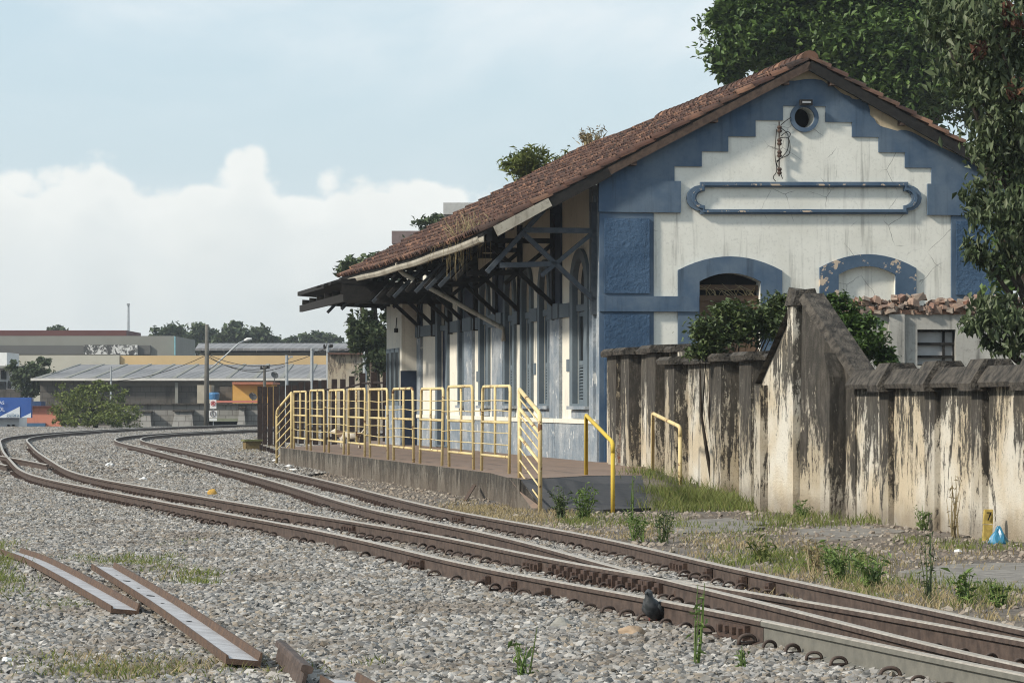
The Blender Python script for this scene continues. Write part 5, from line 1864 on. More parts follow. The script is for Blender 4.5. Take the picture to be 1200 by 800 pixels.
weed(1087, 705, .0, .56, .07, 110, 'tall thin dark weed standing alone near the far rail', 16, 'leaf_bush', .055, 4)
weed(1130, 708, .0, .24, .10, 150, 'spiky bright green weed near the right edge', 17, 'weed', .09, 9)
weed(1170, 712, .0, .22, .08, 120, 'low green weed at the right edge beside the far rail', 18, 'weed', .07, 8)
weed(893, 660, .0, .28, .13, 120, 'pale grassy weed beside the track below the pointed pier', 19, 'grass', .09, 10)
weed(1008, 604, .0, .20, .10, 140, 'small green weed in the dark recess right of the pier', 20, 'leaf_bush', .06, 8)

# ------------------------------------------------------------------ loose rails in the foreground
SIDEP = [(r_[1] - .0775, r_[0] + .058) for r_ in RAILP]   # lying on its side: web level
def loose_rail(pts, label, mats, tilt=0.0, prof=None, mis=None, holes=None):
    P = [Vector(p) for p in pts]
    root = empty('loose_rail', P[0], label, 'rail')
    path = []
    fine = []
    for i in range(len(P) - 1):
        p0, p1, p2, p3 = P[max(i - 1, 0)], P[i], P[i + 1], P[min(i + 2, len(P) - 1)]
        for k in range(6):
            t = k / 6
            fine.append(.5 * ((2 * p1) + (p2 - p0) * t + (2 * p0 - 5 * p1 + 4 * p2 - p3) * t * t + (3 * p1 - p0 - 3 * p2 + p3) * t ** 3))
    fine.append(P[-1])
    for i, p in enumerate(fine):
        t = (fine[min(i + 1, len(fine) - 1)] - fine[max(i - 1, 0)]).normalized()
        r = t.cross(UP).normalized()
        u = r.cross(t).normalized()
        r2 = r * math.cos(tilt) + u * math.sin(tilt); u2 = u * math.cos(tilt) - r * math.sin(tilt)
        path.append((p, r2, u2))
    MB().sweep(path, prof or SIDEP, mis).build('rail_bar', mats, root)
    if holes:
        for t, w in holes:
            i = int(t * (len(path) - 1))
            p, r, u = path[i]
            c = p + u * .0315
            tg = (path[min(i + 1, len(path) - 1)][0] - p).normalized() if i < len(path) - 1 else (p - path[i - 1][0]).normalized()
            MB().add([c + (r * math.cos(a) + tg * math.sin(a) * 2.2) * w for a in [2 * math.pi * k / 12 for k in range(12)]], [tuple(range(12))]).build('bolt_hole', M['dark_fill'], root, recalc=False)
    return root
CHAN = [(.092, 0), (-.092, 0), (-.097, .074), (-.086, .074), (-.078, .030), (.078, .030), (.084, .046), (.095, .046)]
CM = [0, 0, 0, 0, 1, 0, 0, 0]
rustm = [M['rust_orange'], M['web_pale']]
loose_rail([gp(12, 650, .055), gp(40, 660, .06), gp(75, 678, .06), gp(110, 698, .06), gp(146, 719, .05)], 'bent loose rusty steel section, left of the one with bolt holes', rustm, .10, CHAN, CM)
loose_rail([gp(120, 668, .10), gp(190, 712, .085), gp(285, 779, .06)], 'straight loose steel section with a row of bolt holes', rustm, .10, CHAN, CM, [(.30, .030), (.44, .030), (.36, .013), (.55, .014), (.68, .020), (.2, .011)])
loose_rail([gp(322, 783, .0), gp(352, 815, .0)], 'short upright rail stub at the bottom edge', [M['rust'], M['web_pale']], .25, RAILP, None)
loose_rail([gp(396, 803, .05), gp(440, 830, .05)], 'corner of a rusty steel section just entering at the bottom edge', rustm, .1, CHAN, CM)

# litter and single rocks
white_pl = plain('white_plastic', (.75, .75, .73), .5, .1)
orange_st = plain('ochre_stone', (.50, .30, .07), .9, .3, 8)
crumple('ochre_rock', gp(249, 580, .02), .10, .08, .10, orange_st, 'yellow ochre lump on the ballast between the two tracks', 'rock', 5, .25)
crumple('tan_rock', gp(740, 742, .03), .07, .06, .055, plain('tan_rock_stone', (.34, .25, .17), .9, .3, 9), 'tan stone on the ballast left of the pigeon', 'rock', 6, .25)
crumple('grey_rock', gp(660, 735, .03), .085, .06, .06, plain('grey_rock_stone', (.27, .26, .23), .9, .3, 9), 'large grey stone on the ballast below the near rail', 'rock', 7, .25)
crumple('white_rock', gp(529, 610, .03), .09, .07, .06, plain('white_rock_stone', (.50, .49, .46), .9, .2, 9), 'pale stone between the rails of the platform track', 'rock', 8, .25)
for i, (px, py, s_, lb) in enumerate([(129, 546, .11, 'white plastic bag on the ballast inside the far curve'), (149, 557, .06, 'white scrap beside the dark rock inside the curve'), (168, 562, .08, 'white rag right of the dark rock on the ballast'), (188, 545, .05, 'small white scrap further along the ballast toward the platform track'), (186, 535, .06, 'white scrap touching the platform track'), (312, 552, .07, 'white rag between the rails of the platform track'), (10, 776, .05, 'white paper at the lower left corner'), (255, 798, .035, 'white paper scrap in the foreground grass'), (1123, 646, .035, 'white stone chip in the dirt near the 7 marker'), (323, 541, .09, 'white plastic heap at the far platform corner'), (337, 548, .10, 'second white plastic heap at the far platform corner, nearer the track'), (344, 551, .08, 'white rag lying below the far platform corner')]):
    crumple('litter', gp(px, py, .02), s_, s_ * .8, s_ * .55, white_pl, lb, 'litter', 20 + i, .4, 'white litter along the tracks')
crumple('dark_rock', gp(147, 552, .02), .08, .07, .08, plain('dark_clod', (.07, .05, .04), .9), 'dark brown clod on the ballast inside the curve', 'rock', 9, .3)
MB().bar(gp(545, 586, .03), gp(556, 584, .0) + UP * .2, .05, .02).build('scrap_plate', M['rust_orange'])
tag(bpy.data.objects['scrap_plate'], 'rusty orange scrap plate sticking up at the platform foot', 'scrap iron')
# timber box and stubs beside the rail posts
bx = empty('timber_box', gp(297, 528, 0), 'weathered yellowish timber box at the foot of the rail posts', 'box')
bf_ = frame(gp(297, 528, 0), (1, .3, 0), (.3, -1, 0))
MB().box(-.25, .2, -.3, .1, -.05, .28, bf_).build('carcass', plain('yellowed_timber', (.20, .14, .06), .9, .4, 9), bx)
MB().box(-.3, .25, -.35, .14, .28, .33, bf_).build('lid', plain('mossy_lid', (.19, .19, .08), .9, .4, 9), bx)
for k in range(5):
    px = 306 + k * 4.2
    o_ = MB().box(-.045, .045, -.05, .05, -.1, .22 - .02 * k, frame(gp(px, 530 + k * .8, 0), (1, 0, 0), (0, -1, 0))).build('timber_stub', M['fence_rust'])
    tag(o_, ['short dark stub next to the timber box', 'second short dark stub from the timber box', 'middle one of the five short dark stubs by the platform corner', 'second short dark stub from the platform corner', 'short dark stub right at the platform corner'][k], 'post', 'short dark stubs at the platform corner')

# ------------------------------------------------------------------ fence of upright old rails
fx = [304.7, 310.5, 317, 324, 331.2, 338.3, 345.6, 353.2, 361, 370, 380, 392, 402, 412.5, 425, 438.5, 452]
fy = [452.5, 453, 453, 452.3, 452, 451, 451, 447.3, 447, 445.2, 445, 444, 444, 440.5, 437, 436.2, 436]
fence = empty('rail_fence', ((304.7 - 600) / FPX * 112, 112, 0), 'fence of dark rusty upright rails closing off the far end of the platform', 'fence')
tops = []
for i, (x, y) in enumerate(zip(fx, fy)):
    t = i / (len(fx) - 1)
    d = 112 + (89.5 - 112) * t ** .85
    p = dp(x, y, d)
    z0 = -.1 if i < 5 else .2
    tops.append(p)
    q = Vector((p.x, p.y, z0))
    MB().sweep([(q, Vector((1, 0, 0)), Vector((0, 1, 0))), (p, Vector((1, 0, 0)), Vector((0, 1, 0)))], [(a * 1.35, b * 1.2 - .09) for a, b in RAILP]).build('rail_post', M['fence_rust'], fence)
for a, b in zip(tops[5:-1], tops[6:]):
    MB().tube([a - UP * .28 + Vector((0, -.12, 0)), b - UP * .28 + Vector((0, -.12, 0))], .028, 5).build('cross_wire', M['fence_rust'], fence)

# ------------------------------------------------------------------ dog behind the railing
def skin_body(name, verts, edges, radii, mat, root_i=0, sub=2):
    me = bpy.data.meshes.new(name)
    me.from_pydata([tuple(Vector(v) * U) for v in verts], edges, [])
    o_ = bpy.data.objects.new(name, me)
    COL.objects.link(o_)
    sk = o_.modifiers.new('skin', 'SKIN')
    sd = o_.modifiers.new('sub', 'SUBSURF'); sd.levels = sub; sd.render_levels = sub
    for i, r in enumerate(radii):
        me.skin_vertices[0].data[i].radius = (r * U, r * U)
        me.skin_vertices[0].data[i].use_root = (i == root_i)
    dg = bpy.context.evaluated_depsgraph_get()
    m2 = bpy.data.meshes.new_from_object(o_.evaluated_get(dg))
    bpy.data.objects.remove(o_)
    m2.materials.clear(); m2.materials.append(mat)
    m2.shade_smooth()
    ob = bpy.data.objects.new(name, m2)
    COL.objects.link(ob)
    return ob
dm, nt, b = new_mat('dog_coat')
p_ = nt.n('ShaderNodeTexCoord').outputs['Object']
nt.put(b.inputs['Base Color'], nt.mix(nt.step(nt.noise(p_, 3.0, 2), .53, .57), (.62, .56, .46), (.14, .09, .06)))
# head to the left, tail to the right, walking
V = [(.0, 0, .30), (-.10, 0, .305), (-.20, 0, .31), (.10, 0, .30), (-.28, 0, .37), (-.335, 0, .405), (-.40, 0, .385), (-.44, 0, .372),
     (-.20, .05, .20), (-.235, .05, .10), (-.225, .05, .01), (-.20, -.05, .20), (-.17, -.05, .11), (-.155, -.05, .01),
     (.13, .05, .20), (.10, .05, .13), (.155, .05, .085), (.135, .05, .01), (.13, -.05, .20), (.12, -.05, .13), (.185, -.05, .085), (.20, -.05, .01),
     (.17, 0, .33), (.23, 0, .385), (.27, 0, .45), (-.33, .03, .45), (-.33, -.03, .45)]
Ed = [(0, 1), (1, 2), (0, 3), (2, 4), (4, 5), (5, 6), (6, 7), (2, 8), (8, 9), (9, 10), (2, 11), (11, 12), (12, 13), (3, 14), (14, 15), (15, 16), (16, 17), (3, 18), (18, 19), (19, 20), (20, 21), (3, 22), (22, 23), (23, 24), (5, 25), (5, 26)]
Rd = [.075, .082, .088, .072, .055, .058, .035, .022, .038, .022, .018, .038, .022, .018, .042, .026, .018, .018, .042, .026, .018, .018, .025, .015, .01, .016, .016]
dog = skin_body('dog', V, Ed, Rd, dm)
dog.location = Vector(((412 - 600) / FPX * 75.5, 75.5, PZ)) * U
dog.rotation_euler = (0, 0, math.radians(-12))
dog.scale = (1.08, 1.08, .98)
tag(dog, 'small white and brown dog walking on the platform behind the railing', 'dog')

# pigeon on the ballast beside the near rail
pm, nt, b = new_mat('pigeon_plumage')
p_ = nt.n('ShaderNodeTexCoord').outputs['Object']
nt.put(b.inputs['Base Color'], nt.mix(nt.step(nt.noise(p_, 22, 3), .4, .6), (.060, .062, .066), (.030, .034, .036)))
b.inputs['Roughness'].default_value = .6
pp = gp(765, 733, .005)
rotp = Matrix.Rotation(math.radians(150), 3, 'Z')
spine = [(-.150, .028, .012), (-.120, .040, .024), (-.085, .058, .036), (-.050, .078, .050), (-.015, .098, .058), (.018, .122, .060), (.040, .148, .051), (.050, .172, .037), (.053, .190, .027), (.056, .204, .0255), (.060, .218, .025), (.064, .230, .018), (.067, .238, .006)]
pmb = MB()
pmb.tube([pp + rotp @ Vector((0, y, z)) for y, z, r_ in spine], [r_ for y, z, r_ in spine], 14)
pmb.tube([pp + rotp @ Vector((0, .078, .218)), pp + rotp @ Vector((0, .104, .210))], [.009, .002], 6)
for sx in (-1, 1):
    pmb.tube([pp + rotp @ Vector((sx * .040, .03, .135)), pp + rotp @ Vector((sx * .056, -.01, .110)), pp + rotp @ Vector((sx * .048, -.06, .078)), pp + rotp @ Vector((sx * .02, -.115, .045))], [.018, .030, .024, .006], 8)
pg = pmb.build('body', pm, None, smooth=True)
pigeon = empty('pigeon', pp, 'dark grey pigeon standing beside the near rail', 'pigeon')
pg.parent = pigeon; pg.matrix_parent_inverse = world_of(pigeon).inverted()
leg_m = plain('pigeon_leg', (.25, .09, .08), .7)
for sx in (-.022, .022):
    MB().tube([pp + Vector((sx, 0, .075)), pp + Vector((sx, .005, .035)), pp + Vector((sx, 0, .0)), pp + Vector((sx, -.025, .0))], [.008, .005, .005, .004], 5).build('leg', leg_m, pigeon)

# ------------------------------------------------------------------ distance: walls, sheds, poles, trees
def flatbox(name, x0, x1, y0, y1, d, dep, mat, label=None, cat='building', parent=None, zbase=None):
    a = dp(x0, y0, d); b = dp(x1, y1, d)
    z1 = a.z; z0 = b.z if zbase is None else zbase
    o_ = MB().box(a.x, b.x, d, d + dep, z0, z1).build(name, mat, parent)
    if label: tag(o_, label, cat)
    return o_
def mat_block(name, c1, c2, joint, sx, sz, off=0):
    m, nt, b = new_mat(name)
    p = opos(nt)
    sp = nt.n('ShaderNodeSeparateXYZ'); nt.put(sp.inputs[0], p)
    cb = nt.n('ShaderNodeCombineXYZ'); nt.put(cb.inputs[0], sp.outputs[0]); nt.put(cb.inputs[1], sp.outputs[2])
    br = nt.n('ShaderNodeTexBrick')
    nt.put(br.inputs['Vector'], cb.outputs[0])
    br.inputs['Color1'].default_value = (*c1, 1); br.inputs['Color2'].default_value = (*c2, 1); br.inputs['Mortar'].default_value = (*joint, 1)
    br.inputs['Scale'].default_value = 1; br.inputs['Brick Width'].default_value = sx; br.inputs['Row Height'].default_value = sz
    br.inputs['Mortar Size'].default_value = .03
    st = nt.noise(nt.mapv(p, (1.2, 1.2, .3)), 1.0, 6, .7)
    col = nt.mix(nt.math('MULTIPLY', nt.step(st, .5, .7), .7), br.outputs[0], tuple(x * .35 for x in c1))
    nt.put(b.inputs['Base Color'], col)
    b.inputs['Roughness'].default_value = .95
    return m
M['block'] = mat_block('concrete_blocks', (.22, .21, .19), (.27, .26, .24), (.13, .12, .11), .9, .40)
M['block_dark'] = mat_block('dark_blockwork', (.085, .078, .068), (.11, .10, .088), (.06, .055, .05), .8, .5)
M['salmon'] = mat_block('salmon_blocks', (.55, .22, .15), (.50, .20, .135), (.42, .17, .12), 2.2, 1.1)
M['ochre'] = plain('ochre_paint', (.58, .42, .22), .9, .12, .3)
M['creamb'] = plain('cream_parapet', (.46, .44, .37), .9, .12, .3)
M['greyb'] = plain('grey_cladding', (.22, .22, .195), .9, .12, .3)
M['greyd'] = plain('dark_grey_band', (.115, .115, .11), .9, .1, .3)
M['maroon'] = plain('maroon_band', (.105, .04, .036), .8, .1, .3)

# block wall with buttresses, door hood
bw = empty('block_wall', dp(165, 498, 192), 'grey concrete block wall beside the street lamp', 'wall')
flatbox('panel', 128, 312, 474, 500, 192, 1.0, M['block'], parent=bw, zbase=-.2)
MB().box(dp(128, 474, 192).x, dp(312, 474, 192).x, 191.8, 193.2, dp(0, 474, 192).z, dp(0, 472.3, 192).z).build('coping', M['coping'], bw)
for x0, x1, y in ((167, 176, 483), (205, 225, 482), (281, 286, 478)):
    a = dp(x0, y, 191.5); b_ = dp(x1, y, 191.5)
    MB().hexa([(a.x - .15, 190.9, -.2), (b_.x + .15, 190.9, -.2), (b_.x, 192, -.2), (a.x, 192, -.2), (a.x, 191.4, a.z), (b_.x, 191.4, a.z), (b_.x, 192, a.z), (a.x, 192, a.z)]).build('buttress', M['block'], bw)
    MB().box(a.x - .1, b_.x + .1, 191.2, 192, a.z, a.z + .08).build('buttress_cap', M['coping'], bw)
a = dp(245, 493.5, 191.7); b_ = dp(278, 490, 191.7)
MB().box(a.x, b_.x, 191.5, 192, -.1, a.z).build('dark_opening', M['dark_fill'], bw)
MB().box(a.x - .1, b_.x + .1, 191.2, 192, a.z, b_.z).build('lintel', plain('greenish_lintel', (.20, .21, .15), .9), bw)
# warehouse
M['roofing'] = None
m, nt, b = new_mat('fibre_cement_sheets')
p_ = opos(nt)
wv = nt.n('ShaderNodeTexWave'); nt.put(wv.inputs['Vector'], p_); wv.inputs['Scale'].default_value = .45; wv.bands_direction = 'X'; wv.inputs['Distortion'].default_value = .4
col = nt.mix(nt.step(nt.noise(nt.mapv(p_, (.35, .05, .3)), 1, 5, .65), .35, .65), (.135, .135, .138), (.215, .21, .21))
col = nt.mix(nt.math('MULTIPLY', nt.step(wv.outputs[1], .85, 1.0), .5), col, (.32, .32, .32))
nt.put(b.inputs['Base Color'], col)
M['roofing'] = m
wh = empty('warehouse', dp(150, 498, 215), 'long dark block warehouse with grey sheet roof and white gutter', 'building')
e0, e1 = dp(47, 445, 215), dp(425, 445, 215)
MB().box(e0.x, e1.x, 215, 246, -.2, e0.z).build('wall', M['block_dark'], wh)
r0, r1 = dp(93, 427, 246), dp(425, 427, 246)
MB().hexa([(e0.x - .4, 214.6, e0.z), (e1.x, 214.6, e0.z), (r1.x, 246, r1.z - .1), (r0.x, 246, r0.z - .1), (e0.x - .4, 214.6, e0.z + .12), (e1.x, 214.6, e0.z + .12), (r1.x, 246, r1.z), (r0.x, 246, r0.z)]).build('roof', M['roofing'], wh)
MB().box(e0.x - .5, e1.x, 214.3, 214.6, e0.z - .05, e0.z + .1).build('gutter', plain('white_gutter', (.62, .60, .55), .8), wh)
for k in range(13):
    t = k / 12
    a = Vector((e0.x, 214.7, e0.z + .13)).lerp(Vector((e1.x, 214.7, e0.z + .13)), t)
    c = Vector((r0.x, 246, r0.z + .02)).lerp(Vector((r1.x, 246, r1.z + .02)), t)
    MB().bar(a, c, .25, .06).build('roof_lap', M['greyb'], wh)
flatbox('column', 205, 208.5, 448, 475, 214.6, .4, M['greyb'], parent=wh, zbase=-.2)
flatbox('wall_band', 100, 320, 446, 452, 214.8, .2, plain('stained_band', (.13, .12, .10), .9), parent=wh)
# cream and ochre parapets behind
flatbox('parapet_building', -40, 140, 416, 429, 262, 8, M['creamb'], 'low building with a cream parapet behind the warehouse', zbase=-.2)
flatbox('parapet_building', 141, 425, 416.5, 429, 262.2, 8, M['ochre'], 'low building with an ochre parapet behind the warehouse', zbase=-.2)
big = empty('commercial_building', dp(100, 498, 300), 'large grey flat roofed building with a maroon roof band and peeling sign strip', 'building')
flatbox('wall', -60, 204, 393.5, 420, 300, 20, M['greyb'], parent=big, zbase=-.2)
flatbox('dark_band', -60, 176, 404.5, 415, 299.7, .3, M['greyd'], parent=big)
flatbox('roof_band', -60, 148, 387, 393.4, 305, 12, M['maroon'], parent=big)
flatbox('edge_strip', 204.2, 205.3, 394, 416, 299.5, .5, plain('cyan_strip', (.25, .48, .52), .7), parent=big)
m, nt, b = new_mat('peeling_hoarding')
p_ = opos(nt)
nt.put(b.inputs['Base Color'], nt.mix(nt.step(nt.noise(p_, .8, 7, .75, .5), .47, .53), (.58, .58, .56), (.06, .06, .06)))
flatbox('hoarding', 98, 133, 404, 415, 299.4, .3, m, parent=big)
flatbox('hoarding', 133.2, 161, 404, 415.6, 299.4, .3, m, parent=big)
# shed with dark open side
sh = empty('market_shed', dp(330, 498, 285), 'long open sided shed with a grey roof beyond the fence', 'building')
a, b_ = dp(229, 408, 285), dp(432, 408, 285)
c, d_ = dp(233, 402, 296), dp(432, 402, 296)
MB().hexa([a - UP * .2, b_ - UP * .2, d_ - UP * .2, c - UP * .2, a, b_, d_, c]).build('roof', M['roofing'], sh)
flatbox('dark_bay', 234, 430, 408.5, 413, 287, 6, M['dark_fill'], parent=sh)  # solid black box painting the shade under the shed roof
flatbox('back_wall', 234, 430, 413, 417, 286.5, 6, M['greyb'], parent=sh, zbase=-.2)
for x in (234, 262, 300, 340, 380, 425):
    flatbox('column', x, x + .8, 408.5, 416, 286, .3, M['greyb'], parent=sh)
# white house at the left edge, weathered wall right
wht = plain('white_house_paint', (.72, .72, .70), .9, .1)
hs = empty('white_house', dp(0, 498, 238), 'small white house with dark windows behind the blue banner', 'house')
flatbox('wall', -40, 21, 432, 470, 238, 8, wht, parent=hs, zbase=-.2)
flatbox('upper_storey', -40, 8, 413, 432, 240, 6, wht, parent=hs)
flatbox('roof_slab', -40, 23, 428.5, 431.5, 237, 10, M['greyb'], parent=hs)
for x0, x1, y0, y1 in ((1, 6.5, 434, 444), (9, 12, 446, 455), (-4, 6, 447, 456)):
    flatbox('window', x0, x1, y0, y1, 237.6, .4, M['glass_dark'], parent=hs)
flatbox('low_wall', -40, 26, 456, 476, 228, .5, M['block_dark'], 'dark retaining wall below the small white house', 'wall', zbase=-.2)
wwl = flatbox('weathered_wall', 384, 470, 415, 460, 165, .5, mat_stained('beige_weathered_wall', (.42, .35, .25), (.46, .41, .33), (.11, .09, .07), .45, 0, 6), 'beige weathered wall behind the rail fence', 'wall', zbase=-.2)
flatbox('tile_coping', 384, 470, 413.2, 415, 164.7, 1.1, plain('brown_coping', (.13, .07, .05), .9), None, parent=wwl)
# kiosk with blue banner, salmon wall
ks = empty('banner_kiosk', dp(10, 498, 188), 'white kiosk under a blue and white banner at the left edge', 'kiosk')
flatbox('wall', -40, 22.5, 489, 500, 188, 3, wht, parent=ks, zbase=-.2)
banner = flatbox('banner', -40, 36.5, 465.5, 489.5, 187.4, .5, plain('banner_blue', (.035, .10, .34), .6, .15, .6), parent=ks)
def tri(pts, d, mat, name):
    vs = [dp(x, y, d) for x, y in pts]
    return MB().add(vs, [tuple(range(len(vs)))]).build(name, mat, banner, recalc=False)
bwht = plain('banner_white', (.62, .65, .68), .6, .05)
tri([(-40, 489.3), (23, 489.3), (23, 476.5), (-40, 508 - 0)] if False else [(0, 487.8), (0, 489.3), (23.2, 489.3), (23.2, 476.2)], 187.37, bwht, 'white_wedge')
tri([(24.5, 489.3), (36.3, 489.3), (36.3, 483.5)], 187.37, bwht, 'white_wedge')
tri([(-40, 489.3), (0, 489.3), (0, 487.8), (-40, 510)][:3], 187.37, bwht, 'white_wedge')
dk = plain('banner_ink', (.05, .14, .25), .6)
pos = dp(15, 486, 187.3); put_text('golbra', .27, pos, (1, 0, 0), (0, -1, 0), dk, banner)
pos = dp(2.0, 472, 187.3); put_text('AS', .26, pos, (1, 0, 0), (0, -1, 0), bwht, banner)
pos = dp(1.5, 479.5, 187.3); put_text('OL', .30, pos, (1, 0, 0), (0, -1, 0), bwht, banner)
for x in (8.3, 14.2):
    flatbox('vent', x, x + 2.6, 499.9 - 2.4 - .4, 500 - .9, 187.8, .2, M['dark_fill'], parent=ks)
sw_ = empty('salmon_wall', dp(45, 498, 194), 'salmon painted block wall with a blue base beside the banner', 'wall')
flatbox('wall', 22.6, 72, 476.5, 500, 194, .5, M['salmon'], parent=sw_, zbase=-.2)
flatbox('base_strip', 22.6, 53, 495.5, 499.5, 193.8, .2, plain('blue_base', (.06, .13, .22), .8), parent=sw_)
flatbox('coping', 22.6, 72, 475.4, 476.5, 193.7, 1.0, M['maroon'], parent=sw_)
flatbox('parked_lorry', 36, 48, 470, 476, 205, 2, plain('lorry_blue', (.03, .06, .14), .5), 'dark blue vehicle roof showing above the salmon wall', 'vehicle', zbase=0)
# small houses behind block wall
oh = empty('orange_house', dp(288, 498, 203), 'small orange house with a red roof edge behind the block wall', 'house')
flatbox('wall', 272.5, 318, 450, 500, 203, 5, plain('orange_paint', (.62, .36, .10), .9, .2, .6), parent=oh, zbase=-.2)
flatbox('roof_edge', 272, 320, 447.5, 450, 202.5, 6, plain('terracotta_edge', (.36, .15, .09), .9), parent=oh)
flatbox('red_awning', 250, 303, 469.3, 471.6, 200, 2, plain('red_awning', (.52, .18, .14), .8), parent=oh)
ch = empty('cream_shack', dp(238, 498, 204), 'pale shack with a blue water tank behind the lamp post', 'house')
flatbox('wall', 231, 246, 451, 500, 204, 3, plain('pale_wall', (.42, .38, .30), .9, .3, 1), parent=ch, zbase=-.2)
flatbox('dark_wall', 257, 272, 453, 500, 205, 3, M['block_dark'], parent=ch, zbase=-.2)
MB().tube([dp(251, 468, 203), dp(251, 462, 203), dp(251, 460.5, 203), dp(251, 459.5, 203)], [.30, .34, .32, .2], 14).build('water_tank', plain('blue_tank', (.05, .16, .32), .5), ch)
def dish(px, py, d, r, label):
    c = dp(px, py, d)
    root = empty('satellite_dish', c, label, 'satellite dish', 'satellite dishes on the orange house')
    ax = Vector((.45, -.7, .5)).normalized()
    a = ax.cross(UP).normalized(); b = ax.cross(a)
    mb = MB()
    n = 16
    vs = []
    for rr, h in ((.02, 0), (.5, .07), (1, .26)):
        for k in range(n):
            an = 2 * math.pi * k / n
            vs.append(c + (a * math.cos(an) + b * math.sin(an)) * r * rr + ax * r * h)
    fs = [tuple(range(n))] + [(i * n + k, i * n + (k + 1) % n, (i + 1) * n + (k + 1) % n, (i + 1) * n + k) for i in range(2) for k in range(n)]
    mb.add(vs, fs).build('reflector', plain('dish_grey', (.07, .07, .07), .7), root)
    MB().tube([c, c - UP * r * 1.6 + Vector((0, .1, 0))], .03, 5).build('mast', M['greyd'], root)
    MB().tube([c - b * r * .9 + ax * r * .2, c + ax * r * 1.1], .02, 4).build('arm', M['greyd'], root)
dish(321.5, 440, 202, .24, 'dark satellite dish above the roof of the orange house')
dish(296, 465, 202.3, .26, 'dark satellite dish low on the orange wall')

# poles
con = plain('weathered_concrete_pole', (.13, .122, .105), .9, .25, 3)
gal = plain('galvanised_steel', (.34, .36, .37), .5, .15, 4, .4, .3)
lp = empty('street_lamp', dp(242, 498, 189), 'tall concrete pole with a curved street lamp arm', 'street lamp')
pb0, pb1 = dp(242, 500, 189), dp(242.5, 380, 189)
MB().tube([pb0, pb0.lerp(pb1, .5), pb1], [.15, .13, .10], 10).build('pole', con, lp, smooth=True)
arm = [dp(x, y, 189) for x, y in ((244, 434), (256, 424), (270, 411), (280, 402), (288, 398.5))]
MB().tube(arm, .045, 6).build('arm', gal, lp, smooth=True)
MB().tube([dp(286, 399, 189), dp(290, 397.6, 189), dp(295, 397, 189)], [.06, .10, .05], 8).build('lamp_head', plain('lamp_head', (.62, .62, .60), .5), lp)
MB().bar(dp(239, 415, 189), dp(247, 414, 189), .06, .08).build('crossarm', M['dark_wood'], lp)
sg = empty('parking_sign', dp(250, 499, 186), 'post with two white no parking signs in front of the block wall', 'sign')
MB().tube([dp(250, 500, 186.1), dp(250, 467.5, 186.1)], .025, 6).build('post', gal, sg)
def road_sign(y0, y1, ring_c, slash):
    a = dp(246 if slash else 245, y0, 186); b_ = dp(253.6 if slash else 254.4, y1, 186)
    pl_ = MB().box(a.x, b_.x, 185.95, 185.99, b_.z, a.z).build('sign_plate', plain('sign_white', (.70, .68, .66), .5, .04), sg)
    c = Vector(((a.x + b_.x) / 2, 185.93, (a.z + b_.z) / 2 + (.04 if slash else .03)))
    r = (b_.x - a.x) * .38
    fr_s = lambda u, n, z: (c.x + u, c.y - n, c.z + z)
    circ_ = lambda rr: [(rr * math.cos(2 * math.pi * k / 24), rr * math.sin(2 * math.pi * k / 24)) for k in range(24)]
    MB().prism(circ_(r), [circ_(r * .78)], fr_s, 0, .01).build('ring', ring_c, pl_)
    put_text('E', r * 1.5, (c.x, c.y - .002, c.z), (1, 0, 0), (0, -1, 0), M['dark_fill'], pl_, 'letter')
    if slash:
        for s_ in (-1, 1):
            MB().bar(c + Vector((-r * .62 * s_, -.015, r * .62)), c + Vector((r * .62 * s_, -.015, -r * .62)), .03, .01, (0, 1, 0)).build('slash', ring_c, pl_)
red = plain('sign_red', (.50, .04, .04), .5, .05)
road_sign(468.2, 478.6, red, True)
road_sign(481, 489.5, plain('sign_dark_ring', (.10, .09, .10), .5, .05), False)
a = dp(245.4, 490.2, 186); b_ = dp(254.2, 493, 186)
MB().box(a.x, b_.x, 185.95, 185.99, b_.z, a.z).build('sub_plate', plain('sign_sub', (.66, .66, .64), .5, .04), sg)

def pole(px, y0, y1, d, r, label, head, mat):
    root = empty('utility_pole', dp(px, y1, d), label, 'pole', 'poles beyond the station fence')
    MB().tube([dp(px, y1, d), dp(px, y0, d)], [r * 1.15, r * .85], 8).build('shaft', mat, root)
    if head == 'lamp':
        MB().tube([dp(px, y0 + 6, d), dp(px + 3, y0 + 3.5, d), dp(px + 5, y0 + 2, d)], .035, 5).build('arm', mat, root)
        MB().box(dp(px + 3.5, y0, d).x, dp(px + 7, y0, d).x, d - .12, d + .12, dp(px, y0 + 3, d).z, dp(px, y0 + 1, d).z).build('lamp_head', gal, root)
    elif head == 'cross':
        MB().bar(dp(px - 5, y0 + 3, d), dp(px + 6, y0 + 2, d), .07, .09).build('crossarm', M['dark_wood'], root)
        for k in (-4, -1, 3, 5):
            MB().tube([dp(px + k, y0 + 2, d), dp(px + k, y0 - 1, d)], [.06, .035], 6).build('insulator', M['dark_wood'], root)
    elif head == 'box':
        MB().box(dp(px + 2, y0, d).x, dp(px + 7, y0, d).x, d - .15, d + .15, dp(px, y0 + 16, d).z, dp(px, y0 + 8, d).z).build('meter_box', plain('box_grey', (.45, .47, .48), .6), root)
        for k in (5, 8, 16):
            MB().bar(dp(px, y0 + k, d), dp(px + 7, y0 + k, d), .04, .05).build('bracket', M['dark_wood'], root)
pole(310, 429, 500, 198, .09, 'short pole with a crossarm behind the orange house roof', 'cross', con)
pole(336, 416, 500, 180, .09, 'grey steel pole with a small lamp, left of the pair by the shed', 'lamp', gal)
pole(365.5, 408, 500, 170, .09, 'plain grey steel pole with a side lamp by the shed', 'lamp', gal)
pole(384, 404, 500, 172, .08, 'pole with black insulators next to the weathered wall', 'cross', gal)
